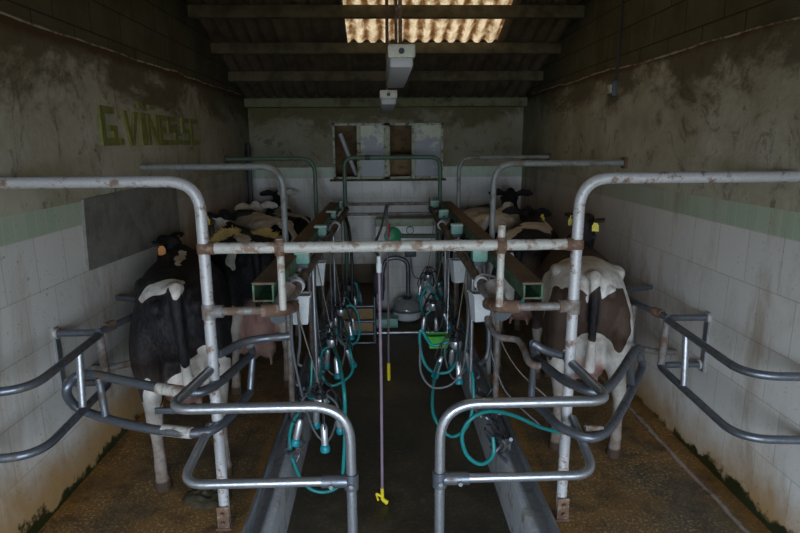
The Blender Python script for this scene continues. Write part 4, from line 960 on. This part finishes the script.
# letters on the left wall
t = thing('wall_lettering', 'olive painted letters raised on the left wall plaster', 'lettering', (XL+.035, 5.3, 2.3))
s = .2
G_ = {'G': [[(0, 0), (.22, 0), (.22, 1), (0, 1)], [(.22, .82), (.72, .82), (.72, 1), (.22, 1)], [(.22, 0), (.8, 0), (.8, .2), (.22, .2)], [(.58, .2), (.8, .2), (.8, .52), (.58, .52)], [(.42, .38), (.58, .38), (.58, .52), (.42, .52)]],
      '.': [[(0, .02), (.22, .02), (.22, .2), (0, .2)]],
      'V': [[(0, 1), (.24, 1), (.5, .2), (.5, 0), (.38, 0)], [(.76, 1), (1, 1), (.62, 0), (.5, 0), (.5, .2)]],
      'I': [[(0, 0), (.24, 0), (.24, 1), (0, 1)], [(-.02, 1.12), (.2, 1.12), (.08, 1.34), (-.1, 1.34)]],
      'N': [[(0, 0), (.2, 0), (.2, 1), (0, 1)], [(.62, 0), (.82, 0), (.82, 1), (.62, 1)], [(.2, .75), (.2, 1), (.62, .25), (.62, 0)], [(.2, 1.14), (.62, 1.14), (.62, 1.28), (.2, 1.28)]],
      'E': [[(0, 0), (.22, 0), (.22, 1), (0, 1)], [(.22, .82), (.75, .82), (.75, 1), (.22, 1)], [(.22, .43), (.6, .43), (.6, .6), (.22, .6)], [(.22, 0), (.75, 0), (.75, .18), (.22, .18)]],
      'S': [[(0, .82), (.75, .82), (.75, 1), (0, 1)], [(0, .58), (.2, .58), (.2, .82), (0, .82)], [(0, .42), (.75, .42), (.75, .58), (0, .58)], [(.55, .18), (.75, .18), (.75, .42), (.55, .42)], [(0, 0), (.75, 0), (.75, .18), (0, .18)]],
      'C': [[(0, 0), (.22, 0), (.22, 1), (0, 1)], [(.22, .82), (.75, .82), (.75, 1), (.22, 1)], [(.22, 0), (.75, 0), (.75, .18), (.22, .18)]]}
xw = XL+.035
#           char  px start  px end
for ch, xa_, xb_ in (('G', 99, 115), ('.', 117, 120.5), ('V', 122, 137), ('I', 139.5, 144.5), ('N', 146, 157), ('E', 157.5, 166), ('S', 166.5, 175.5), ('.', 177, 179.5), ('S', 180.5, 188), ('C', 189, 197)):
    ya, yb = atX(xa_, 130, xw).y, atX(xb_, 130, xw).y
    wmax = max(u for q in G_[ch] for u, v in q); z0 = 2.245; hh = .275 if ch != 'G' else .29
    bm = NB()
    for q in G_[ch]: prism(bm, q, lambda u, v, d: V((d, ya+(yb-ya)*u/wmax, z0+v*hh)), xw-.005, xw+.022)
    bmesh.ops.recalc_face_normals(bm, faces=bm.faces); part('letter', bm, M['letter'], t, False)
# manure pat by the left foot
c_ = atZ(208, 496, .0); bm = NB(); rings = []
for i in range(13):
    r_ = i/12; rings.append([bm.verts.new(c_+V((math.cos(k*PI/20)*r_*.16*(1+.25*noise.noise(V((math.cos(k*PI/20), math.sin(k*PI/20), 3)))), math.sin(k*PI/20)*r_*.14*(1+.25*noise.noise(V((math.cos(k*PI/20), math.sin(k*PI/20), 3)))),
        .001+.034*(1-r_**3)+.02*(1-r_)*noise.noise(V((math.cos(k*PI/20)*r_*4, math.sin(k*PI/20)*r_*4, 9)))+.008*math.sin(r_*17)*(1-r_)))) for k in range(40)])
for i in range(12):
    for k in range(40): bm.faces.new((rings[i][k], rings[i+1][k], rings[i+1][(k+1) % 40], rings[i][(k+1) % 40]))
bmesh.ops.remove_doubles(bm, verts=bm.verts, dist=.0005)
tag(part('cow_pat', bm, M['manure'], loc=c_), 'dark cow pat on the floor beside the left hoop post foot', 'manure')
# ------------------------------------------------------------------ light and camera
W = bpy.data.worlds.new('daylight'); SC.world = W; W.use_nodes = True; nt = W.node_tree; nt.nodes.clear()
bg = nt.nodes.new('ShaderNodeBackground'); wo = nt.nodes.new('ShaderNodeOutputWorld'); nt.links.new(bg.outputs[0], wo.inputs[0])
bg.inputs[0].default_value = (.74, .87, 1.0, 1); bg.inputs[1].default_value = SKY = 9.0
def area(name, loc, rot, sx, sy, e, col, portal=False):
    l = bpy.data.lights.new(name, 'AREA'); l.shape = 'RECTANGLE'; l.size = sx; l.size_y = sy; l.energy = e; l.color = col
    if portal: l.cycles.is_portal = True
    o = bpy.data.objects.new(name, l); COL.objects.link(o); o.location = loc; o.rotation_euler = rot; return o
area('entrance_daylight', ((OX0+OX1)/2, YF-.1, (OZ1-.33)/2), (math.radians(90), 0, 0), OX1-OX0, OZ1+.33, 1, (1, 1, 1), True)
sl = bpy.data.lights.new('sun', 'SUN'); sl.energy = 1.6; sl.angle = .01; sl.color = (1, .93, .82)
so_ = bpy.data.objects.new('sun', sl); COL.objects.link(so_); so_.rotation_euler = (math.radians(-28), math.radians(18), 0)
cd = bpy.data.cameras.new('camera'); cd.sensor_width = 36; cd.lens = 36*F/800; cd.clip_start = .05
co_ = bpy.data.objects.new('camera', cd); COL.objects.link(co_)
Mx = Matrix((RT, UP, -FW)).transposed().to_4x4(); Mx.translation = CAM; co_.matrix_world = Mx
SC.camera = co_
vs = SC.view_settings; vs.view_transform = 'Standard'; vs.look = 'None'; vs.gamma = 1; vs.use_curve_mapping = False; vs.exposure = 0.3
SC.cycles.use_denoising = True; SC.cycles.max_bounces = 8; SC.cycles.diffuse_bounces = 4
